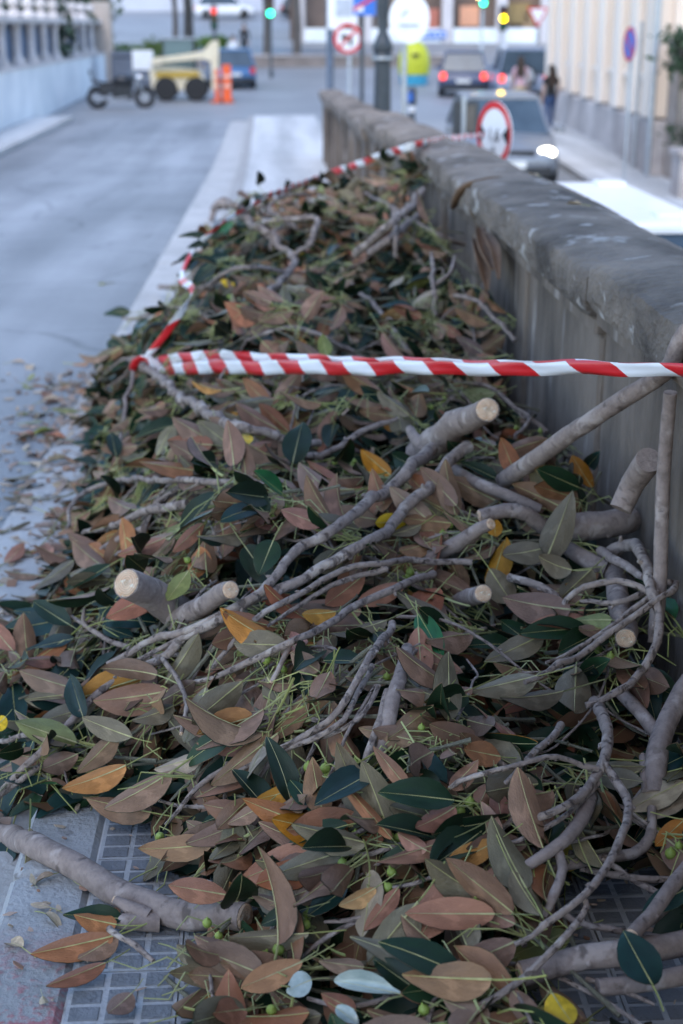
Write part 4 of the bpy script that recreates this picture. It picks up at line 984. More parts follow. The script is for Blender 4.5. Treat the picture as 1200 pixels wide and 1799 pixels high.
# dark rounded panel on a pale pole beside it
p = atY(818, 208, 15.2)
s = thing('notice_box', 'small dark grey panel on a pale pole left of the width limit sign', 'sign', (p.x, p.y, zr(15.2)))
h = p.z-zr(15.2)
b = MB(); b.bbox((0, 0, h), (.27, .05, .34), .02); b.build('panel', mat('dark_panel', (.06, .065, .07), .5), s)
b = MB(); b.bbox((.03, -.029, h), (.13, .008, .26), .003); b.build('plate', mat('bronze_plate', (.13, .115, .10), .5), s)
b = MB(); b.tube([(-.03, -.06, 0), (-.03, -.06, h+.22)], .025, 10); b.build('pole', steel_m, s, True)
# cast iron lamp post
LPY = 17.9; p = atY(672, 150, LPY); g0 = zr(LPY)
s = thing('street_lamp', 'thick dark cast iron lamp post rising behind the parapet wall', 'street lamp', (p.x, LPY, g0))
b = MB(); b.lathe((0, 0, 0), [(.17, 0), (.17, .25), (.135, .33), (.115, .5), (.105, 2.05), (.098, 2.55), (.125, 2.57), (.125, 2.63), (.105, 2.66), (.13, 2.72), (.10, 2.80), (.055, 2.90), (.075, 3.1), (.085, 3.5), (.075, 4.6)], 20); b.build('post', iron_m, s, True)
b = MB(); b.lathe((0, 0, 0), [(.128, 2.585), (.131, 2.6), (.128, 2.615)], 20); b.build('collar_band', steel_m, s, True)
b = MB(); b.lathe((0, 0, 4.6), [(.10, 0), (.12, .05), (.20, .5), (.22, .52), (.10, .66), (.03, .8)], 8); b.build('lantern', iron_m, s)
# white round disc seen from behind with bracket
p = atY(725, 33, 17.3)
s = thing('round_sign', 'large white round sign disc tilted beside the lamp post', 'traffic sign', (p.x-.10, p.y, zr(17.3)), R(-38))
h = p.z-zr(17.3)
b = MB(); obj_disc(b, .275, 0, .008, 0); f = b.build('disc', [white_p], s); f.location = (.10, -.05, h)
b = MB(); b.box((0, -.008, -.07), (.26, .012, .022)); b.box((-.06, -.008, .06), (.1, .012, .018), 0, 0, ry=R(-35)); b.build('bracket', steel_m, f)
b = MB(); b.tube([(0, .02, 0), (0, .02, h-.2), (.05, .01, h+.1)], .03, 12); b.build('pole', steel_m, s, True)
# thin posts with signs at the island tip
def post(label, px, Y, r, m, top=3.4, name='sign_post', cat='post'):
    p = atY(px, 100, Y); g = zs(Y) if Y < 42 else zc(Y)
    s = thing(name, label, cat, (p.x, Y, g)); b = MB(); b.lathe((0, 0, 0), [(r*1.25, 0), (r*1.25, .12), (r, .15), (r, top)], 12); b.build('pole', m, s, True); return s, g
iron2 = mat('slate_iron', (.10, .13, .18), .5, (.07, .09, .12), 8, 4)
s, g = post('blue grey iron post at the wall end, leftmost of the posts', 580, 33, .085, iron2, 4.6, 'iron_post')
b = MB(); b.lathe((0, 0, 4.6), [(.09, 0), (.13, .06), (.2, .5), (.05, .7)], 8); b.build('lantern', iron2, s)
s, g = post('slim steel post with no left turn sign', 614, 31, .038, steel_m, 3.0); q = atY(611, 68, 31)
b = MB(); obj_disc(b, .30, 0, .008, 0); f = b.build('sign_face', [white_p], s); f.location = (q.x-s.location.x, -.06, q.z-g)
b = MB(); ring_mesh(b, .235, .299, -.004, 0); b.build('red_rim', red_p, f)
b = MB(); poly_flat(b, [(.03, -.15), (.09, -.15), (.09, .06), (-.06, .06), (-.06, .11), (-.17, .03), (-.06, -.05), (-.06, 0), (.03, 0)], -.006, 0); b.build('bent_arrow', black_p, f)
b = MB(); b.box((0, -.010, 0), (.47, .003, .05), ry=R(-45)); b.build('red_slash', red_p, f)
q = atY(602, 16, 31); b = MB(); b.bbox((0, 0, 0), (.62, .02, .78), .009); f2 = b.build('white_plate', white_p, s); f2.location = (q.x-s.location.x, -.05, q.z-g)
b = MB(); b.box((.02, -.013, .02), (.34, .004, .36)); b.build('grey_print', mat('grey_print', (.50, .54, .60), .5), f2)
s, g = post('slim black post with blue sign struck by a red bar', 636, 30, .042, iron_m, 3.1); q = atY(640, 6, 30)
b = MB(); b.bbox((0, 0, 0), (.46, .015, .46), .007); f = b.build('blue_plate', blue_p, s); f.location = (q.x-s.location.x, -.06, q.z-g)
b = MB(); b.box((0, -.0105, 0), (.5, .003, .06), ry=R(-30)); b.build('red_bar', red_p, f)
b = MB(); b.box((-.1, -.0095, -.1), (.16, .002, .12)); b.build('white_print', white_p, f)
# bollard behind the wall
p = atY(724, 172, 40); s = thing('bollard', 'short dark bollard with a blue top on the crossing behind lamp post', 'bollard', (p.x, 40, zr(40)))
b = MB(); b.lathe((0, 0, 0), [(.13, 0), (.13, .1), (.09, .14), (.09, .32)], 14); b.build('foot', iron_m, s, True)
b = MB(); b.lathe((0, 0, 0), [(.092, .322), (.092, .5)], 14); b.build('white_band', white_p, s, True)
b = MB(); b.lathe((0, 0, 0), [(.12, .502), (.12, .92), (.07, .97), (.01, .98)], 14); b.build('head', iron_m, s, True)
b = MB(); b.box((-.06, -.115, .72), (.12, .03, .26)); b.build('blue_panel', blue_p, s)
# yellow green recycling igloo
p = atY(728, 88, 62); s = thing('recycling_igloo', 'yellow green dome recycling bin with blue base across the junction', 'recycling bin', (p.x, 62, zc(62)))
b = MB(); b.lathe((0, 0, 0), [(.55, 0), (.58, .15), (.6, .42)], 24); b.build('base', mat('bin_blue', (.05, .33, .50), .5), s, True)
b = MB(); b.lathe((0, 0, 0), [(.62, .42), (.66, .8), (.64, 1.15), (.5, 1.5), (.28, 1.7), (.05, 1.76)], 24); b.build('dome', mat('bin_yellow', (.50, .52, .03), .5), s, True)
b = MB(); b.box((0, -.63, 1.2), (.3, .1, .12)); b.build('slot', black_p, s)
# traffic lights
def traffic_light(label, px, py, Y, lit, head=True, m=iron_m):
    p = atY(px, py, Y); g = zc(Y); s = thing('traffic_light', label, 'traffic light', (p.x, Y, g), 0, 'traffic lights at the junction'); h = p.z-g
    b = MB(); b.lathe((0, 0, 0), [(.09, 0), (.09, .3), (.06, .35), (.06, h+.6)], 12); b.build('pole', m, s, True)
    order = {'g': 0, 'y': 1, 'r': 2}[lit]; c0 = h-order*.3
    b = MB(); b.bbox((0, -.14, c0+.3), (.32, .2, .98), .03); b.build('housing', black_p, s)
    cols = {'g': ((.02, .85, .42), 4), 'y': ((1, .62, .0), 5), 'r': ((.8, .05, .03), .5)}
    for i, q in enumerate('gyr'):
        c_, e = cols[q]; b = MB(); b.lathe((0, -.26, c0+i*.3), [(.001, -.02), (.11 if q != lit else .125, 0), (.11, .03), (.001, .03)], 18, 0, 'Y')
        b.build('lens', mat('lamp_on_'+q, c_, .4, c_, emit=e) if q == lit else mat('lamp_off_'+q, tuple(v*.08+.01 for v in c_), .3), s, True)
    return s
traffic_light('traffic light showing green in front of the hillside trees', 475, 24, 66, 'g')
traffic_light('traffic light showing green before the lit shop front', 848, 6, 70, 'g', m=steel_m)
traffic_light('traffic light glowing amber above the waiting cars', 883, 33, 62, 'y', m=steel_m)
traffic_light('made-up traffic light with faint red glow in place of a red sign', 376, 20, 68, 'r')  # added housing with a dim red glow, standing in for a red sign
# give way sign
p = atY(945, 30, 56); s = thing('give_way_sign', 'white give way triangle with red border near the building corner', 'traffic sign', (p.x, 56, zc(56))); h = p.z-zc(56)
b = MB(); b.tube([(0, .03, 0), (0, .03, h+.3)], .035, 10); b.build('pole', steel_m, s, True)
b = MB(); b.prism([(-.42, .34), (0, -.40), (.42, .34)], -.008, .0); f = b.build('triangle', red_p, s, recalc=True); f.location = (0, 0, h)
b = MB(); b.prism([(-.30, .27), (0, -.26), (.30, .27)], -.014, -.009); b.build('white_field', white_p, f, recalc=True)

# ------------------------------------------------------------------ vehicles
tyre_m = mat('tyre_rubber', (.02, .02, .021), .8, (.03, .03, .03), 20, 3)
rim_m = mat('alloy_rim', (.42, .43, .45), .35, (.3, .31, .32), 8, 3, metal=.7)
glass_m = mat('car_glass', (.06, .085, .11), .15, (.04, .06, .08), 2, 2, spec=.4)
chrome = mat('chrome', (.7, .71, .73), .18, (.6, .61, .62), 4, 2, metal=1)
tail_m = mat('tail_lamp_lit', (1, .06, .03), .4, (1, .06, .03), emit=.9)
head_m = mat('head_lamp_lit', (1, .93, .75), .3, (1, .93, .75), emit=4)
plate_m = mat('number_plate', (.75, .75, .72), .5)
plast = mat('dark_plastic', (.03, .031, .033), .6)
def wheel(parent, c, r, wd, axis='Y'):
    b = MB(); b.lathe(c, [(r*.62, -wd/2), (r*.93, -wd/2), (r, -wd*.3), (r, wd*.3), (r*.93, wd/2), (r*.62, wd/2)], 22, 0, axis)
    t = b.build('wheel', tyre_m, parent, True)
    b = MB(); b.lathe(c, [(.02, -wd*.42), (r*.6, -wd*.36), (r*.6, wd*.36), (.02, wd*.42)], 18, 0, axis); b.build('rim', rim_m, t, True)
    return t
def car(name, label, loc, rz, L, W, H, colm, belt=.58, cab=(-.36, .12, -.46, .30), lights='off', cat='car', van=False, group=None, spare=False, roofcol=None, parts=True):
    """front towards local +X; cab: roof rear, roof front, glass rear, glass front as fractions of length"""
    s = thing(name, label, cat, loc, rz, group); zb = H*belt; g = .2
    st = [(-.5, .80, .42, .52), (-.485, .93, .26, zb*.86), (-.44, .98, .22, zb*.97), (-.3, 1, .2, zb), (0, 1, .2, zb*1.0), (cab[3]*.95, 1, .2, zb*.99), (.40, .97, .22, zb*.86), (.47, .90, .26, zb*.76), (.5, .74, .36, zb*.60)]
    if van: st[-3:] = [(.42, .98, .22, zb*.92), (.485, .94, .26, zb*.84), (.5, .8, .36, zb*.6)]
    b = MB(); V = []
    for x, wf, z0, z1 in st:
        hw = W/2*wf; zm = z0+(z1-z0)*.55
        V += [(x*L, -hw*.9, z0), (x*L, -hw, z0+.08), (x*L, -hw*1.0, zm), (x*L, -hw*.95, z1-.04), (x*L, -hw*.86, z1), (x*L, 0, z1+.03), (x*L, hw*.86, z1), (x*L, hw*.95, z1-.04), (x*L, hw, zm), (x*L, hw, z0+.08), (x*L, hw*.9, z0)]
    n = 11; m_ = len(st)
    F = [(i*n+j, i*n+(j+1) % n, (i+1)*n+(j+1) % n, (i+1)*n+j) for i in range(m_-1) for j in range(n)]
    F += [tuple(range(n-1, -1, -1)), tuple((m_-1)*n+j for j in range(n))]
    b.add(V, F); b.build('body', colm, s, True, True)
    # glass house
    rr, rf, gr, gf = [v*L for v in cab]; wb = W/2*.90; wt = W/2*.72; b = MB()
    V = [(gr, -wb, zb-.02), (gf, -wb*.96, zb-.02), (gf, wb*.96, zb-.02), (gr, wb, zb-.02), (rr, -wt, H-.05), (rf, -wt, H-.05), (rf, wt, H-.05), (rr, wt, H-.05)]
    b.add(V, [(3, 2, 1, 0), (4, 5, 6, 7), (0, 1, 5, 4), (1, 2, 6, 5), (2, 3, 7, 6), (3, 0, 4, 7)]); b.build('windows', glass_m, s)
    b = MB(); b.bbox(((rr+rf)/2, 0, H-.03), (rf-rr+.06, wt*2+.04, .07), .03); roof = b.build('roof', roofcol or colm, s)
    for a, c_ in ((0, 4), (1, 5), (2, 6), (3, 7)):
        b = MB(); b.tube([Vector(V[a])*1.005, Vector(V[c_])*1.005], .035, 6); b.build('pillar', colm, s, True)
    for sg in (-1, 1):
        xm = (gr+gf)/2; b = MB(); b.tube([(xm, sg*wb*1.0, zb), (xm, sg*(wt+.01), H-.06)], .03, 6); b.build('pillar', plast, s)
        b = MB(); b.bbox((gf*.86, sg*(W/2+.08), zb+.05), (.12, .2, .13), .03); b.build('mirror', colm, s)
    wr = .31*(H/1.45)**.6
    for fx in (-.31, .32):
        for sg in (-1, 1): wheel(s, (fx*L, sg*(W/2-.10), wr), wr, .2)
    for sg in (-1, 1):
        b = MB(); b.lathe((0, 0, 0), [(.001, -.05), (.11, -.04), (.13, 0), (.10, .03), (.001, .04)], 14, 0, 'X'); o = b.build('headlight', head_m if lights == 'head' else chrome, s, True); o.location = (.478*L, sg*W*.35, zb*.68); o.scale = (1, 1.25, .75)
        b = MB(); b.bbox((-.488*L, sg*W*.40, zb*.80), (.09, .2, .22), .02); b.build('tail_light', tail_m if lights == 'tail' else red_p, s)
    b = MB(); b.bbox((.497*L, 0, .42), (.05, .52, .12), .005); b.build('number_plate', plate_m, s)
    b = MB(); b.bbox((-.5*L, 0, .55), (.03, .52, .12), .005); b.build('number_plate', plate_m, s)
    b = MB(); b.bbox((.492*L, 0, .30), (.10, W*.80, .16), .03); b.build('front_bumper', plast, s)
    b = MB(); b.bbox((-.492*L, 0, .34), (.10, W*.88, .18), .03); b.build('rear_bumper', plast, s)
    b = MB(); b.bbox((.495*L, 0, zb*.66), (.04, W*.46, .12), .01); b.build('grille', plast, s)
    if spare:
        b = MB(); b.lathe((-.5*L-.12, 0, .88), [(.02, -.1), (.31, -.1), (.36, -.05), (.36, .05), (.3, .1), (.02, .1)], 22, 0, 'X'); o = b.build('spare_wheel', tyre_m, s, True)
        b = MB(); b.lathe((-.5*L-.235, 0, .88), [(.02, -.01), (.26, -.01), (.28, .01), (.02, .012)], 22, 0, 'X'); b.build('spare_cover', mat('pale_cover', (.50, .52, .55), .4), o, True)
    return s
silver = mat('silver_paint', (.20, .215, .24), .3, (.18, .19, .21), 3, 2, spec=.5, coat=.4, metal=.2)
navy = mat('navy_paint', (.05, .07, .13), .3, (.045, .06, .11), 3, 2, coat=.08, spec=.3)
greyc = mat('grey_blue_paint', (.22, .26, .34), .3, (.2, .24, .31), 3, 2, coat=.08, spec=.3)
bluec = mat('blue_car_paint', (.06, .14, .28), .3, (.05, .12, .24), 3, 2, coat=.08, spec=.3)
whitec = mat('white_car_paint', (.80, .81, .83), .35, (.76, .77, .79), 2, 3, coat=.3)
blackc = mat('black_car_paint', (.025, .027, .032), .3, (.02, .022, .026), 3, 2, coat=.08, spec=.3)
car('silver_car', 'silver car with headlights on coming down the ramp beside the wall', (4.3, 27.4, zr(26)), R(-92), 4.1, 1.78, 1.52, silver, .60, lights='head')
car('dark_car', 'dark blue car with red tail lights waiting at the junction', (7.2, 54.5, zc(54.5)), R(82), 4.2, 1.8, 1.55, navy, .58, lights='tail')
car('off_road_car', 'grey off road car with round spare wheel on its tailgate', (8.55, 50.5, zc(50.5)), R(86), 4.0, 1.85, 1.75, greyc, .58, (-.44, .10, -.48, .22), lights='tail', spare=True)
p = atY(405, 130, 61); car('blue_car', 'blue parked car behind the orange barriers', (p.x, 61, zc(61)), R(96), 4.2, 1.8, 1.5, bluec)
# white van parked on the ramp right against the wall
VN = thing('white_van', 'white van parked below the wall, only its flat roof showing', 'van', (2.27, 10.5, zr(10.5)), R(-90)); vz = 1.93
b = MB(); V = []
for x, hw, z1 in ((-2.0, .70, 1.0), (-1.95, .76, 1.15), (-1.9, .80, 1.2), (1.5, .80, 1.2), (2.15, .76, 1.0), (2.3, .6, .7)): V += [(x, -hw, .25), (x, -hw, z1), (x, hw, z1), (x, hw, .25)]
b.add(V, [(i*4+j, i*4+(j+1) % 4, i*4+4+(j+1) % 4, i*4+4+j) for i in range(5) for j in range(4)]+[(3, 2, 1, 0), (20, 21, 22, 23)]); b.build('body', whitec, VN, False, True)
b = MB(); b.add([(-1.9, -.79, 1.19), (1.6, -.79, 1.19), (1.6, .79, 1.19), (-1.9, .79, 1.19), (-1.62, -.70, vz-.05), (.95, -.70, vz-.05), (.95, .70, vz-.05), (-1.62, .70, vz-.05)], [(3, 2, 1, 0), (4, 5, 6, 7), (0, 1, 5, 4), (1, 2, 6, 5), (2, 3, 7, 6), (3, 0, 4, 7)]); b.build('windows', glass_m, VN)
rb = MB(); rb.bbox((-.33, 0, vz-.02), (2.62, 1.44, .075), .035); roof = rb.build('roof', whitec, VN)
for xq, yq in ((-1.45, .55), (-1.45, -.2), (.62, .5), (.62, -.3)):
    b = MB(); b.bbox((xq, yq, vz+.03), (.22, .24, .03), .012); b.build('roof_mount', whitec, roof)
for fx in (-1.3, 1.35):
    for sg in (-1, 1): wheel(VN, (fx, sg*.72, .31), .31, .2)
# skid steer loader
p = atY(322, 165, 51.5); S = thing('skid_loader', 'small beige yellow skid steer loader parked behind the motorbike', 'loader', (p.x, 51.5, zc(51.5)), 0)
yel = mat('loader_yellow', (.74, .65, .47), .55, (.62, .53, .37), 3, 5); yel2 = mat('loader_ochre', (.50, .33, .06), .55, (.42, .28, .05), 3, 4)
b = MB(); b.prism([(-1.05, .45), (-1.1, 1.0), (-.95, 1.22), (.55, 1.0), (.75, .72), (.75, .35), (-.9, .35)], -.45, .45); b.build('body', yel, S, False, True)
b = MB(); b.box((-.15, -.47, .86), (1.5, .03, .22)); b.box((-.15, .47, .86), (1.5, .03, .22)); b.build('side_panel', yel2, S)
for sg in (-1, 1):
    b = MB(); b.prism([(-1.05, 1.22), (-1.0, 1.38), (.75, 1.62), (1.05, 1.95), (1.25, 1.95), (1.22, .35), (1.02, .35), (1.0, 1.3), (.75, 1.38)], sg*.62-.06, sg*.62+.06); b.build('lift_arm', yel, S, False, True)
b = MB(); b.box((-.1, 0, 1.5), (1.15, .8, 1.0), taper=.88); cab_ = b.build('cab_glass', mat('cab_glass', (.10, .16, .17), .15), S)
for x, y in ((-.66, -.4), (.46, -.4), (-.66, .4), (.46, .4)):
    b = MB(); b.tube([(x, y, .98), (x*.92, y*.9, 2.03)], .035, 6); b.build('cab_post', plast, cab_)
b = MB(); b.bbox((-.1, 0, 2.03), (1.15, .82, .06), .02); b.build('cab_roof', mat('cab_grey', (.33, .36, .38), .5), S)
b = MB(); b.prism([(1.2, .12), (1.75, .05), (1.75, .09), (1.3, .22), (1.25, .7), (1.2, .7)], -.72, .72); b.build('bucket', mat('bucket_steel', (.35, .34, .34), .5, (.22, .2, .19), 4), S, False, True)
for fx in (-.55, .48):
    for sg in (-1, 1): wheel(S, (fx, sg*.62, .40), .40, .28)
# motorbike
p = atY(213, 186, 47.5); mb_ = thing('motorbike', 'black motorbike with chrome exhaust parked by the white wall', 'motorbike', (p.x, 47.5, zc(47.5)), R(12))
def torus(b, c, Rr, r, mi=0, n=26, k=8):
    P = [(c[0]+(Rr+r*math.cos(2*math.pi*j/k))*math.cos(2*math.pi*i/n), c[1]+r*math.sin(2*math.pi*j/k), c[2]+(Rr+r*math.cos(2*math.pi*j/k))*math.sin(2*math.pi*i/n)) for i in range(n) for j in range(k)]
    b.add(P, [(i*k+j, i*k+(j+1) % k, ((i+1) % n)*k+(j+1) % k, ((i+1) % n)*k+j) for i in range(n) for j in range(k)], mi)
for x in (-.74, .76):
    b = MB(); torus(b, (x, 0, .33), .26, .085); t = b.build('wheel', tyre_m, mb_, True)
    b = MB(); torus(b, (x, 0, .33), .215, .02); [b.tube([(x, 0, .33), (x+.21*math.cos(a), 0, .33+.21*math.sin(a))], .008, 4) for a in np.linspace(0, 6.283, 11)[:-1]]; b.lathe((x, 0, .33), [(.05, -.06), (.05, .06)], 10, 0, 'Y'); b.build('rim', chrome, t, True)
    b = MB(); P = [(x+.36*math.cos(a), q, .33+.36*math.sin(a)) for a in np.linspace(.5, 2.4, 9) for q in (-.07, .07)]; b.add(P, [(2*i, 2*i+2, 2*i+3, 2*i+1) for i in range(8)]); o = b.build('mudguard', blackc, mb_, True); o.modifiers.new('thickness', 'SOLIDIFY').thickness = .01
b = MB(); b.lathe((.12, 0, .84), [(.02, -.36), (.14, -.3), (.19, -.05), (.20, .12), (.13, .27), (.02, .3)], 14, 0, 'X'); b.build('fuel_tank', blackc, mb_, True)
b = MB(); b.prism([(-.85, .78), (-.5, .70), (-.2, .74), (-.18, .82), (-.5, .80), (-.88, .90)], -.14, .14); b.build('seat', mat('seat_leather', (.02, .02, .021), .6), mb_, False, True)
b = MB(); b.bbox((.05, 0, .48), (.62, .34, .46), .06); b.bbox((-.45, 0, .58), (.5, .34, .26), .05); b.lathe((-.02, 0, .6), [(.12, -.2), (.12, .2)], 12, 0, 'Y'); b.build('engine', mat('engine_metal', (.05, .052, .055), .45, metal=.3), mb_)
b = MB(); b.tube([(.42, 0, .92), (.1, 0, .72), (-.4, 0, .66), (-.74, 0, .33)], .03, 8); b.tube([(.4, 0, .85), (.25, 0, .3), (-.3, 0, .28), (-.74, 0, .33)], .028, 8); b.build('frame', plast, mb_, True)
b = MB(); [b.tube([(.76, s_*.1, .33), (.46, s_*.1, 1.0)], .026, 8) for s_ in (-1, 1)]; b.build('fork', chrome, mb_, True)
b = MB(); b.tube([(.30, -.38, 1.10), (.42, -.2, 1.07), (.45, 0, 1.02), (.42, .2, 1.07), (.30, .38, 1.10)], .017, 8); b.build('handlebar', chrome, mb_, True)
b = MB(); b.lathe((.58, 0, .93), [(.02, -.1), (.09, -.06), (.11, .05), (.02, .07)], 14, 0, 'X'); b.build('headlight', chrome, mb_, True)
b = MB(); b.tube([(.2, -.17, .32), (-.3, -.18, .28), (-.5, -.19, .3), (-.95, -.2, .36)], [.025, .03, .055, .06], 10); b.build('exhaust', steel_m, mb_, True)
b = MB(); b.tube([(-.85, 0, .8), (-.92, 0, 1.12)], .02, 6); b.bbox((-.93, 0, 1.12), (.06, .2, .14), .02); b.build('back_rest', plast, mb_)
# orange barriers
org = mat('orange_plastic', (.85, .13, .03), .45, (.75, .11, .03), 5, 3)
for i, (px, hh, lab) in enumerate(((382, 1.0, 'slim orange plastic barrier post closest to the loader bucket'), (399, 1.15, 'wide orange plastic barrier post in front of the blue car'))):
    p = atY(px, 166, 50.0); s = thing('barrier_post', lab, 'barrier', (p.x, 50.0, zc(50)), 0, 'orange barrier posts')
    wd = .14 if i == 0 else .30
    b = MB(); b.bbox((0, 0, .04), (.46, .4, .08), .02); b.build('foot', mat('barrier_foot', (.55, .12, .05), .6), s)
    b = MB(); b.bbox((0, 0, .08+hh/2), (wd, .08, hh), .03); pn = b.build('panel', org, s)
    b = MB(); b.box((0, -.043, .55), (wd*.9, .006, .12)); b.box((0, -.043, .85), (wd*.9, .006, .12)); b.build('reflective_band', mat('reflector', (.8, .45, .35), .4), pn)
# white board behind the bike
p = atY(251, 106, 53); s = thing('white_board', 'white rectangular board on legs behind the motorbike', 'board', (p.x, 53, zc(53)))
b = MB(); b.bbox((0, 0, p.z-zc(53)), (.74, .04, .66), .015); b.build('panel', white_p, s)
for x in (-.3, .3):
    b = MB(); b.tube([(x, .03, 0), (x, .03, p.z-zc(53)+.3)], .025, 8); b.build('leg', steel_m, s, True)
b = MB(); b.box((0, .03, p.z-zc(53)-.6), (.6, .03, .04)); b.build('cross_bar', steel_m, s)
# waste bin group near the wall pier
p = atY(232, 120, 57); s = thing('grey_container', 'grey blue waste container standing at the end of balustrade', 'container', (p.x, 57, zc(57)))
gcol = mat('container_grey', (.13, .15, .19), .6)
b = MB(); b.bbox((0, 0, .72), (1.5, 1.1, 1.2), .08); b.build('body', gcol, s); b = MB(); b.prism([(-.78, 1.32), (.78, 1.32), (.7, 1.5), (-.7, 1.5)], -.58, .58); b.build('lid', gcol, s, False, True)
for x in (-.6, .6): wheel(s, (x, -.4, .1), .1, .06)

# ------------------------------------------------------------------ balustrade wall on the far side of the road
stone_w = mat('pale_balustrade', (.66, .60, .58), .75, (.42, .38, .36), 1.5, 6, .2, 30, coord='Position')
white_w = mat('white_wall_paint', (.82, .84, .86), .65, (.62, .66, .70), .8, 6, .15, 30, coord='Position')
bal = thing('balustrade_wall', 'white wall topped by stone pillars with ball finials along the opposite pavement', 'wall', (-6.8, 40, 0))
def bp(b, name, m, sm_=False, par=None): o = b.build(name, m, par or bal, sm_); o.location = (6.8, -40, 0) if par is None else (0, 0, 0); return o
for y0, y1 in ((14, 26), (26, 38), (38, 50), (50, 61)):
    b = MB(); b.box((-6.85, (y0+y1)/2, -.5), (.5, y1-y0-.004, 2.0)); bp(b, 'wall_base', white_w)
    b = MB(); b.bbox((-6.85, (y0+y1)/2, .535), (.58, y1-y0-.004, .07), .02); bp(b, 'plinth', stone_w)
    b = MB(); b.bbox((-6.85, (y0+y1)/2, 1.74), (.36, y1-y0-.004, .16), .03); bp(b, 'top_rail', stone_w)
    b = MB(); b.box((-7.02, (y0+y1)/2, 1.12), (.03, y1-y0-.01, 1.06)); bp(b, 'blue_backing_sheet', mat('slate_blue_sheet', (.11, .17, .28), .6, (.09, .14, .23), 1, 3, coord='Position'))
for i in range(19):
    y = 14.3+2.45*i
    b = MB(); b.lathe((-6.85, y, .57), [(.21, 0), (.21, .12), (.15, .2), (.125, .3), (.12, .85), (.14, .95), (.17, 1.08)], 12); o = bp(b, 'pillar', stone_w, True)
    b = MB(); b.lathe((-6.85, y, 1.82), [(.24, 0), (.25, .06), (.17, .14), (.09, .2), (.09, .23)], 12); b.build('cap', stone_w, o, True)
    b = MB(); b.lathe((-6.85, y, 2.2), [(.02, -.18), (.1, -.155), (.16, -.08), (.18, 0), (.16, .08), (.1, .155), (.02, .18)], 14); b.build('ball_finial', stone_w, o, True)
b = MB(); b.bbox((-6.7, 61.4, .4), (.8, .8, 4.2), .05); bp(b, 'end_pier', mat('warm_stone', (.50, .42, .36), .8, (.38, .32, .27), 2, 6, coord='Position'))

# ------------------------------------------------------------------ pale building on the ramp side
fac = mat('pale_facade', (.84, .72, .61), .75, (.66, .54, .44), .5, 7, .15, 20, coord='Position', stretch=(1, 1, .35), lo=.3, hi=.75)
fac_d = mat('stained_plinth', (.52, .46, .43), .8, (.27, .235, .22), .8, 8, .3, 20, coord='Position', lo=.35, hi=.65)
shut = mat('brown_shutter', (.36, .24, .17), .7, (.27, .18, .13), 3, 5)
A_, B_ = Vector((7.0, 26.3, 0)), Vector((7.9, 41.5, 0)); ang = math.atan2(B_.y-A_.y, B_.x-A_.x); LF = (B_-A_).length
bl = thing('pale_building', 'pale stone building with tall pilasters along the ramp pavement', 'building', (A_.x, A_.y, zr(26)+.1), ang)
b = MB(); b.box((LF/2, -5.6, 4.5), (LF, 10.8, 10.0)); b.build('wall', fac, bl)
b = MB(); b.bbox((LF/2, -.10, .25), (LF+.1, .42, 1.5), .04); b.build('plinth', fac_d, bl)
xs_ = [.5, 2.1, 3.9, 5.9, 8.0, 10.3, 12.7, 14.8]
for i, x in enumerate(xs_):
    b = MB(); b.bbox((x, -.06, 4.9), (.75, .42, 7.7), .04); b.build('pilaster', fac, bl)
    b = MB(); b.bbox((x, -.05, 9.0), (.95, .56, .4), .05); b.build('capital', fac, bl)
    if i < len(xs_)-1:
        xm = (x+xs_[i+1])/2; wd = min(.95, xs_[i+1]-x-.85)
        b = MB(); b.box((xm, -.17, 4.6), (wd, .08, 5.6)); wn = b.build('shutter', shut, bl)
        b = MB(); b.bbox((xm, -.12, 1.72), (wd+.2, .3, .1), .02); b.build('sill', fac, bl)
b = MB(); b.bbox((LF/2, -.2, 9.4), (LF+.6, 1.2, .5), .08); b.build('cornice', fac, bl)
b = MB(); b.tube([(-.05, .12, -.1), (-.05, .12, 8.9)], .055, 8); b.build('drainpipe', steel_m, bl, True)
b = MB(); b.tube([(.95, .2, -.1), (.95, .2, 2.7)], .035, 8); b.build('conduit', steel_m, bl, True)
# no parking sign near its corner
p = atY(1109, 78, 25.0); s = thing('no_parking_sign', 'round blue no parking sign with red rim on the pale building corner', 'traffic sign', (p.x, 25.0, zr(25)+.13), R(-82)); h = p.z-zr(25)-.13
b = MB(); obj_disc(b, .28, 0, .01, 0); f = b.build('sign_face', [blue_p], s); f.location = (0, -.03, h)
b = MB(); ring_mesh(b, .22, .279, -.004, 0); b.build('red_rim', red_p, f)
b = MB(); b.box((0, -.008, 0), (.46, .003, .05), ry=R(45)); b.build('red_bar', red_p, f)
b = MB(); b.tube([(0, .02, 0), (0, .02, h+.3)], .026, 10); b.build('pole', steel_m, s, True)
# rough stone garden wall with low concrete wall and shrub
rough = mat('rough_brown_stone', (.40, .33, .28), .85, (.22, .175, .15), 1.6, 8, .6, 12, coord='Position', lo=.35, hi=.65)
rw = thing('stone_wall', 'rough brown stone wall beside the pale building corner', 'wall', (9.6, 25.6, zr(25)))
b = MB(); V = []; nx, nz = 24, 12
for j in range(nz+1):
    for i in range(nx+1): V.append((-2.45+5.2*i/nx, -.06*random.random()-.05*math.sin(i*1.3+j), -.2+2.6*j/nz))
b.add(V, [(j*(nx+1)+i, j*(nx+1)+i+1, (j+1)*(nx+1)+i+1, (j+1)*(nx+1)+i) for j in range(nz) for i in range(nx)]); b.box((.15, .35, 1.1), (5.2, .6, 2.59)); b.build('face', rough, rw)
b = MB(); b.bbox((.15, .25, 2.46), (5.3, .9, .14), .03); b.build('cap', fac_d, rw)
lw = thing('low_wall', 'low grey concrete wall in front of the rough stone wall', 'wall', (8.6, 23.6, zr(24)))
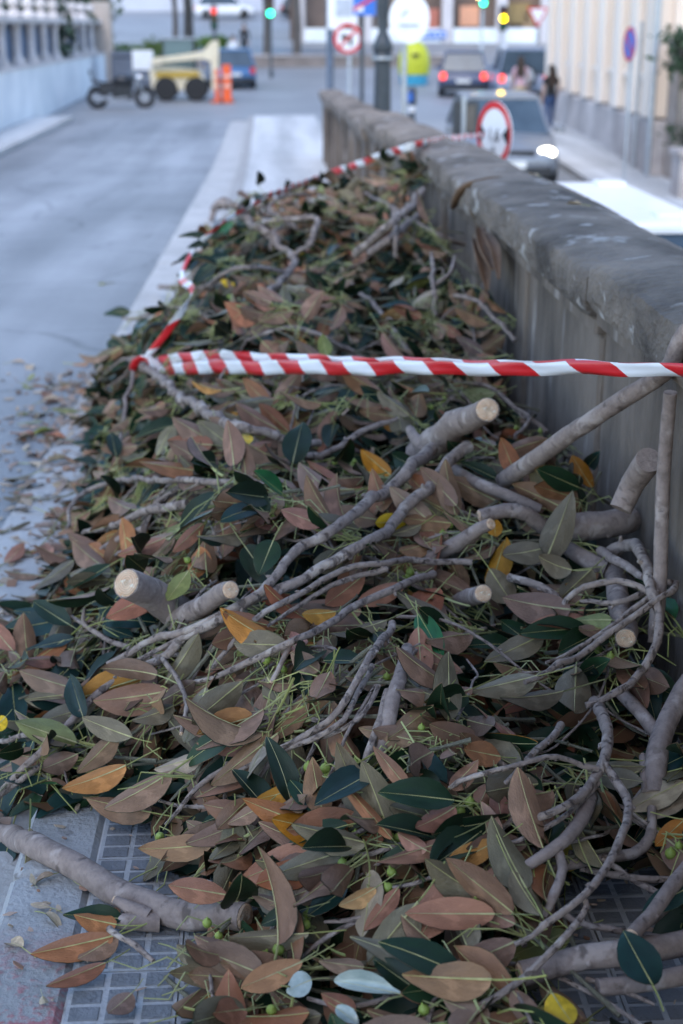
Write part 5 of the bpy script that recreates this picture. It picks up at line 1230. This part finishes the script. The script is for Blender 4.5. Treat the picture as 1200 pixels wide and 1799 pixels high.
b = MB(); b.box((0.25, 0, .3), (4.4, .5, .98)); b.build('face', fac_d, lw); b = MB(); b.bbox((.25, 0, .84), (4.5, .6, .1), .02); b.build('cap', fac_d, lw)
fol = mat('foliage_green', (.055, .12, .045), .6, (.03, .07, .028), 3, 4, rnd=.4)
fol2 = mat('foliage_dark', (.035, .06, .03), .6, (.02, .036, .02), 3, 4, rnd=.4)
fol3 = mat('hedge_green', (.13, .22, .04), .6, (.08, .14, .03), 3, 4, rnd=.3)
def crown(name, c, rad, N, size, m, parent, seed=1, clumps=26, flat=1.0):
    r = np.random.default_rng(seed); cl = []
    while len(cl) < clumps:
        v = r.uniform(-1, 1, 3)
        if np.dot(v, v) < 1: cl.append(v*np.array(rad)*.85)
    b = MB()
    for i in range(N):
        q = cl[r.integers(len(cl))]+r.normal(0, .24, 3)*np.array(rad)*.75
        a = Euler(r.uniform(-1.2, 1.2, 3)+np.array([0, 0, r.uniform(0, 6.28)])).to_matrix(); s_ = size*r.uniform(.6, 1.3)
        P = [Vector(c)+Vector(q)+a @ Vector(v) for v in ((-s_, 0, 0), (0, -s_*.42, s_*.1), (s_, 0, -s_*.12), (0, s_*.42, s_*.1))]
        b.add(P, [(0, 1, 2, 3)])
    return b.build(name, m, parent)
sh = thing('shrub', 'green leafy shrub hanging over the rough stone wall', 'shrub', (7.6, 24.9, .85))
crown('foliage', (0, -.15, .3), (1.15, .6, .45), 1500, .11, fol, sh, 5, 30)
b = MB(); [b.tube([(x, .1, 0), (x*1.4, -.1, .5)], .02, 5) for x in (-.5, 0, .5)]; b.build('stems', bark, sh, True)
sh = thing('dead_plant', 'dark straggly plant on the low concrete wall', 'plant', (7.05, 24.1, zr(24)+.75)); 
b = MB()
for i in range(26):
    a = random.uniform(0, 6.28); r_ = random.uniform(.2, .55); b.tube([(0, .1, 0), (.3*r_*math.cos(a), .1+.2*r_*math.sin(a), .35*r_+.1), (r_*math.cos(a), .1+.4*r_*math.sin(a), random.uniform(.15, .6))], [.012, .01, .006], 4)
b.build('stems', mat('dead_stems', (.09, .075, .065), .8), sh, True); crown('foliage', (0, .1, .32), (.5, .25, .28), 220, .06, fol2, sh, 9, 10)

# ------------------------------------------------------------------ far side of the junction
sw = mat('pale_shop_stone', (.60, .56, .57), .7, (.50, .47, .48), .6, 5, coord='Position')
warm = mat('lit_shop_interior', (1, .50, .18), .6, (.25, .10, .03), .35, 3, emit=0, coord='Position')
p = atY(850, 60, 84); sb_ = thing('shop_building', 'pale shop building with lit arcade openings across the junction', 'building', (p.x, 84, zc(84)), R(-4))
b = MB(); b.box((0, 5.5, 3.2), (22, 8, 12)); b.build('wall', mat('shop_back', (.20, .15, .13), .8, (.12, .09, .08), .3, 3, coord='Position'), sb_)
for i, x in enumerate((-10.4, -6.6, -2.05, 1.0, 3.5, 6.8, 10.4)):
    b = MB(); b.bbox((x, .5, 2.3), (.62, .62, 5.2), .05); b.build('column', sw, sb_)
b = MB(); b.bbox((0, .7, 5.9), (22.4, 1.6, 2.2), .1); b.build('upper_storey', sw, sb_)
for x0, x1 in ((-10.1, -2.4), (-1.7, 3.1), (3.9, 10.1)):
    b = MB(); b.box(((x0+x1)/2, .35, .25), (x1-x0-.02, .3, 1.1)); b.build('low_wall', white_w, sb_)
for x, z, c_, e in ((-.3, 2.5, (1, .72, .3), 4), (1.9, 2.85, (1, .8, .45), 4), (2.6, 2.7, (1, .85, .6), 4), (-3.4, 2.7, (1, .55, .2), 2.5), (3.0, 3.0, (1, .65, .2), 3)):
    b = MB(); b.lathe((x, .9, z), [(.02, -.12), (.13, -.06), (.13, .06), (.02, .12)], 12); b.build('lamp', mat('shop_lamp_%d' % int(z*100), c_, .5, c_, emit=e), sb_, True)
for x, wd, z, c_ in ((-.75, 1.1, 1.45, (.75, .38, .24)), (-2.9, .8, 1.3, (.55, .20, .15)), (1.9, 1.6, 1.6, (.30, .22, .10)), (-4.6, .9, 1.9, (.6, .42, .12)), (2.6, .6, 1.2, (.45, .32, .2))):
    b = MB(); b.box((x, 1.32, z), (wd, .1, 1.1)); b.build('display_panel', mat('display_%d' % int(abs(x)*100), c_, .6), sb_)
# blue lettered banner on the low wall
b = MB(); b.bbox((-3.2, .15, .45), (2.2, .06, .42), .01); bn = b.build('blue_banner', blue_p, sb_); b = MB(); [b.box((x, .11, .45), (.12+random.random()*.2, .01, .14)) for x in np.linspace(-4.1, -2.3, 7)]; b.build('white_print', white_p, bn)
# low stone planter walls, hillside wall, trees, hedge
pl = thing('planter_wall', 'low brownish stone wall along the far side of the junction', 'wall', (3.2, 71, zc(71)))
b = MB(); b.box((0, 0, .1), (13, .5, .75)); b.build('face', mat('planter_stone', (.24, .20, .18), .85, (.15, .125, .11), 2, 6, coord='Position'), pl); b = MB(); b.bbox((0, 0, .51), (13.1, .62, .08), .02); b.build('cap', fac_d, pl)
hw_ = thing('hillside_wall', 'long pale retaining wall up the hill behind the trees', 'wall', (-4, 112, zc(112)))
b = MB(); b.box((0, 0, .5), (52, .5, 2.0)); b.build('face', mat('hill_wall', (.52, .53, .58), .75, (.42, .43, .48), .3, 5, coord='Position'), hw_); b = MB(); b.bbox((0, 0, 1.56), (52.2, .7, .12), .03); b.build('cap', stone_w, hw_)
def tree(label, px, Y, r, h, cm, seed, spread=2.6, group='trees on the hillside'):
    p = atY(px, 80, Y); s = thing('street_tree', label, 'tree', (p.x, Y, zc(Y)-.1), 0, group)
    C = [Vector((0, 0, 0)), Vector((.05, 0, h*.4)), Vector((-.05, .1, h*.75)), Vector((.1, 0, h))]
    b = MB(); C2 = catmull(C, .4); b.tube(C2, [r*(1.25 if i == 0 else 1-.45*i/len(C2)) for i in range(len(C2))], 10, jit=.05)
    for q in range(6):
        a = q*1.05; z = h*(.62+.05*q); b.tube([(0, 0, z), (.5*spread*math.cos(a), .5*spread*math.sin(a), z+.8), (.85*spread*math.cos(a), .85*spread*math.sin(a), z+1.5)], [r*.45, r*.3, r*.12], 6)
    b.build('trunk', mat('tree_trunk', (.115, .10, .09), .85, (.07, .06, .055), 3, 6, .5), s, True)
    crown('crown', (0, 0, h+1.1), (spread, spread, 1.9), 2400, .27, cm, s, seed); return s
tree('slim dark tree at the left above the loader', 308, 76, .17, 5.2, fol2, 1)
tree('stout tree right of the slim dark one', 331, 80, .30, 5.5, fol, 2)
tree('tall dark tree just behind the green traffic light', 468, 74, .20, 5.0, fol2, 3)
tree('grey barked tree right of the green traffic light', 521, 73, .24, 5.4, fol, 4)
tree('leafy tree rising behind the first pillars of balustrade', -2, 50, .25, 1.5, fol2, 6, 2.2, 'trees behind the balustrade')
tree('leafy tree behind the middle of the balustrade', 45, 58, .25, 1.6, fol2, 7, 2.3, 'trees behind the balustrade')
tree('leafy tree behind the end pier of balustrade', 100, 68, .25, 1.6, fol2, 8, 2.6, 'trees behind the balustrade')
for px, Y, w_, lab in ((225, 70, 2.6, 'bright green hedge clump beside the end pier'), (270, 72, 2.2, 'bright green hedge clump left of the slim dark tree'), (372, 75, 2.4, 'bright green hedge clump above the blue car')):
    p = atY(px, 60, Y); s = thing('hedge', lab, 'hedge', (p.x, Y, zc(Y)), 0, 'hedge clumps'); crown('foliage', (0, 0, .62), (w_/2, .6, .55), 900, .11, fol3, s, int(px), 24)
for px, lab, cm in ((545, 'small dark car parked up the hill right of grey tree', blackc), (395, 'small pale car parked up the hill behind the hedge', whitec), (590, 'small grey car parked up the hill behind the sign posts', greyc)):
    p = atY(px, 40, 104); car('parked_car', lab, (p.x, 104, zc(104)), R(4), 4.1, 1.75, 1.5, cm, group='cars parked up the hill')
# ------------------------------------------------------------------ people
skin = mat('skin', (.52, .33, .25), .6); hair_d = mat('dark_hair', (.045, .028, .02), .6); cl_b = mat('black_cloth', (.018, .018, .02), .85); jean = mat('blue_jeans', (.04, .075, .17), .85)
pink = mat('pink_cloth', (.60, .38, .42), .85); tan = mat('tan_cloth', (.50, .38, .24), .85); whc = mat('white_cloth', (.72, .74, .78), .85); redc = mat('red_cloth', (.35, .05, .05), .8)
def person(label, loc, rz, H, top, bottom, hair, long_hair=False, stride=.16, arms=((-.10, .02), (.12, .05)), bare_arms=True, sit=False):
    s = thing('person', label, 'person', loc, rz); k = H/1.7
    J = {}; E = []; Rr = {}
    def v(n, p, r, par=None):
        J[n] = (len(J), Vector(p)*k); Rr[n] = (r[0]*k, r[1]*k) if isinstance(r, tuple) else (r*k, r*k)
        if par: E.append((J[par][0], J[n][0]))
    v('pelvis', (0, 0, .92), (.155, .11)); v('waist', (0, 0, 1.07), (.125, .09), 'pelvis'); v('chest', (0, 0, 1.26), (.155, .105), 'waist'); v('neck0', (0, 0, 1.40), (.10, .08), 'chest'); v('neck', (0, .0, 1.46), .05, 'neck0'); v('chin', (0, .015, 1.52), (.07, .08), 'neck'); v('head', (0, .015, 1.60), (.078, .095), 'chin'); v('crown', (0, .0, 1.67), (.06, .07), 'head')
    for i, sx in enumerate((-1, 1)):
        st = stride*sx
        if sit: kn, an, to = (sx*.16, .40, .80), (sx*.17, .38, .38), (sx*.17, .52, .34)
        else: kn, an, to = (sx*.10, st*.5+.03, .50), (sx*.095, st, .08), (sx*.10, st+.14, .03)
        v('hip%d' % i, (sx*.085, 0, .86), .095, 'pelvis'); v('knee%d' % i, kn, .06, 'hip%d' % i); v('calf%d' % i, tuple(Vector(kn).lerp(Vector(an), .4)), .058, 'knee%d' % i); v('ankle%d' % i, an, .04, 'calf%d' % i); v('toe%d' % i, to, (.042, .03), 'ankle%d' % i)
        a = arms[i]
        v('sh%d' % i, (sx*.17, 0, 1.37), .062, 'neck0'); v('elb%d' % i, (sx*.225, a[0]*.5-.02, 1.10), .042, 'sh%d' % i); v('wr%d' % i, (sx*.235, a[0]+.06+a[1], .86 if not sit else 1.02), .03, 'elb%d' % i); v('hand%d' % i, (sx*.235, a[0]+.09+a[1], .77 if not sit else 1.0), (.022, .038), 'wr%d' % i)
        for fi in range(3): v('f%d%d' % (i, fi), (sx*(.215+.018*fi), a[0]+.09+a[1]+.03*(fi-1), .70 if not sit else .96), .010, 'hand%d' % i)
    me = bpy.data.meshes.new('body'); me.from_pydata([p for _, p in J.values()], E, [])
    o = bpy.data.objects.new('body', me); COL.objects.link(o); sk = o.modifiers.new('skin', 'SKIN'); sk.use_smooth_shade = True; o.modifiers.new('sub', 'SUBSURF').levels = 1
    for i, n in enumerate(J):
        me.skin_vertices[0].data[i].radius = Rr[n]; me.skin_vertices[0].data[i].use_root = (i == 0)
    dg = bpy.context.evaluated_depsgraph_get(); m2 = bpy.data.meshes.new_from_object(o.evaluated_get(dg)); bpy.data.objects.remove(o)
    for m in (skin, top, bottom, cl_b): m2.materials.append(m)
    for p in m2.polygons:
        c_ = p.center/k; mi = 0
        if c_.z < .075 and not sit: mi = 3
        elif c_.z < .93: mi = 2 if abs(c_.x) < .19 else 0
        elif c_.z < 1.43: mi = 1 if (abs(c_.x) < .185 or not bare_arms or c_.z > 1.25) else 0
        p.material_index = mi
    m2.polygons.foreach_set('use_smooth', [True]*len(m2.polygons)); link('body', m2, s)
    b = MB(); b.lathe((0, -.012*k, 1.625*k), [(.02*k, .095*k), (.06*k, .082*k), (.09*k, .04*k), (.098*k, -.02*k), (.085*k, -.07*k)], 14)
    if long_hair: b.prism([(-.09*k, 1.60*k), (.09*k, 1.60*k), (.12*k, 1.28*k), (.06*k, 1.15*k), (-.06*k, 1.15*k), (-.12*k, 1.30*k)], -.12*k, -.05*k)
    b.build('hair', hair, s, True, True)
    for sx in (-1, 1):
        b = MB(); b.lathe((sx*.03*k, .108*k, 1.605*k), [(.001, -.006), (.012*k, 0), (.001, .006)], 8, 0, 'Y'); b.build('eye', black_p, s)
    b = MB(); b.prism([(-.012*k, 1.56*k), (.012*k, 1.56*k), (.004*k, 1.605*k), (-.004*k, 1.605*k)], .09*k, .125*k); b.build('nose', skin, s, False, True)
    return s
p = atY(965, 222, 36.5); person('person in black sleeveless top and jeans walking along pale building', (p.x, 36.5, zr(36.5)-.0), R(8), 1.62, cl_b, jean, hair_d, True)
p = atY(912, 200, 41.5); person('person in pink top and tan shorts with long dark hair before off road car', (p.x, 41.5, zr(41.5)), R(-10), 1.72, pink, tan, hair_d, True)
p = atY(430, 100, 74); person('person dressed all in black standing beyond the junction', (p.x, 74, zc(74)), R(160), 1.75, cl_b, cl_b, hair_d, False, .05, bare_arms=False)
p = atY(410, 110, 67); person('person in white shirt standing behind the blue car', (p.x, 67, zc(67)), R(170), 1.72, whc, jean, hair_d, False, .05)
# scooter rider waiting at the lights
p = atY(884, 110, 60); sc = thing('scooter', 'dark scooter with red tail lamp seen from behind ahead of cars', 'scooter', (p.x, 60, zc(60)))
for y in (-.55, .65): wheel(sc, (0, y, .24), .24, .12, 'X')
b = MB(); b.bbox((0, -.3, .52), (.34, .8, .42), .08); b.build('body', blackc, sc); b = MB(); b.bbox((0, -.25, .78), (.3, .75, .12), .05); b.build('seat', plast, sc)
b = MB(); b.bbox((0, .42, .62), (.36, .08, .7), .03); b.build('leg_shield', blackc, sc); b = MB(); b.bbox((0, -.72, .66), (.24, .05, .12), .015); b.build('tail_light', tail_m, sc)
b = MB(); b.tube([(-.34, .4, 1.05), (0, .45, 1.0), (.34, .4, 1.05)], .02, 6); b.build('handlebar', plast, sc)
person('person in white shirt riding the scooter at the lights', (p.x, 59.72, zc(60)-.04), 0, 1.7, whc, redc, whc, False, sit=True, bare_arms=False)

# ------------------------------------------------------------------ unseen tree added behind the viewer so that its crown shades the near pavement
ft = thing('added_shade_tree', 'unseen spreading tree added behind the viewer to shade the near pavement', 'tree', (.3, -6.2, zs(-6.2)))
b = MB(); b.tube(catmull([(0, 0, -.1), (.1, .1, 1.2), (0, .3, 2.6), (.1, .6, 4.2)], .3), [.55, .46, .42, .40, .38, .36, .34, .33, .32, .31, .30, .29, .28, .27, .26, .25, .24, .23][:len(catmull([(0, 0, -.1), (.1, .1, 1.2), (0, .3, 2.6), (.1, .6, 4.2)], .3))], 14, jit=.05)
for q in range(9):
    a = q*.7; b.tube([(0, .3, 2.6+.15*q), (1.6*math.cos(a), .5+1.8*math.sin(a), 4.4+.1*q), (3.4*math.cos(a), 1.5+4*math.sin(a), 5.4+.1*q)], [.2, .14, .06], 8)
b.build('trunk', bark, ft, True)
crown('crown', (-.6, 5.6, 6.0), (4.8, 6.4, 1.5), 5000, .21, fol2, ft, 21, 70)
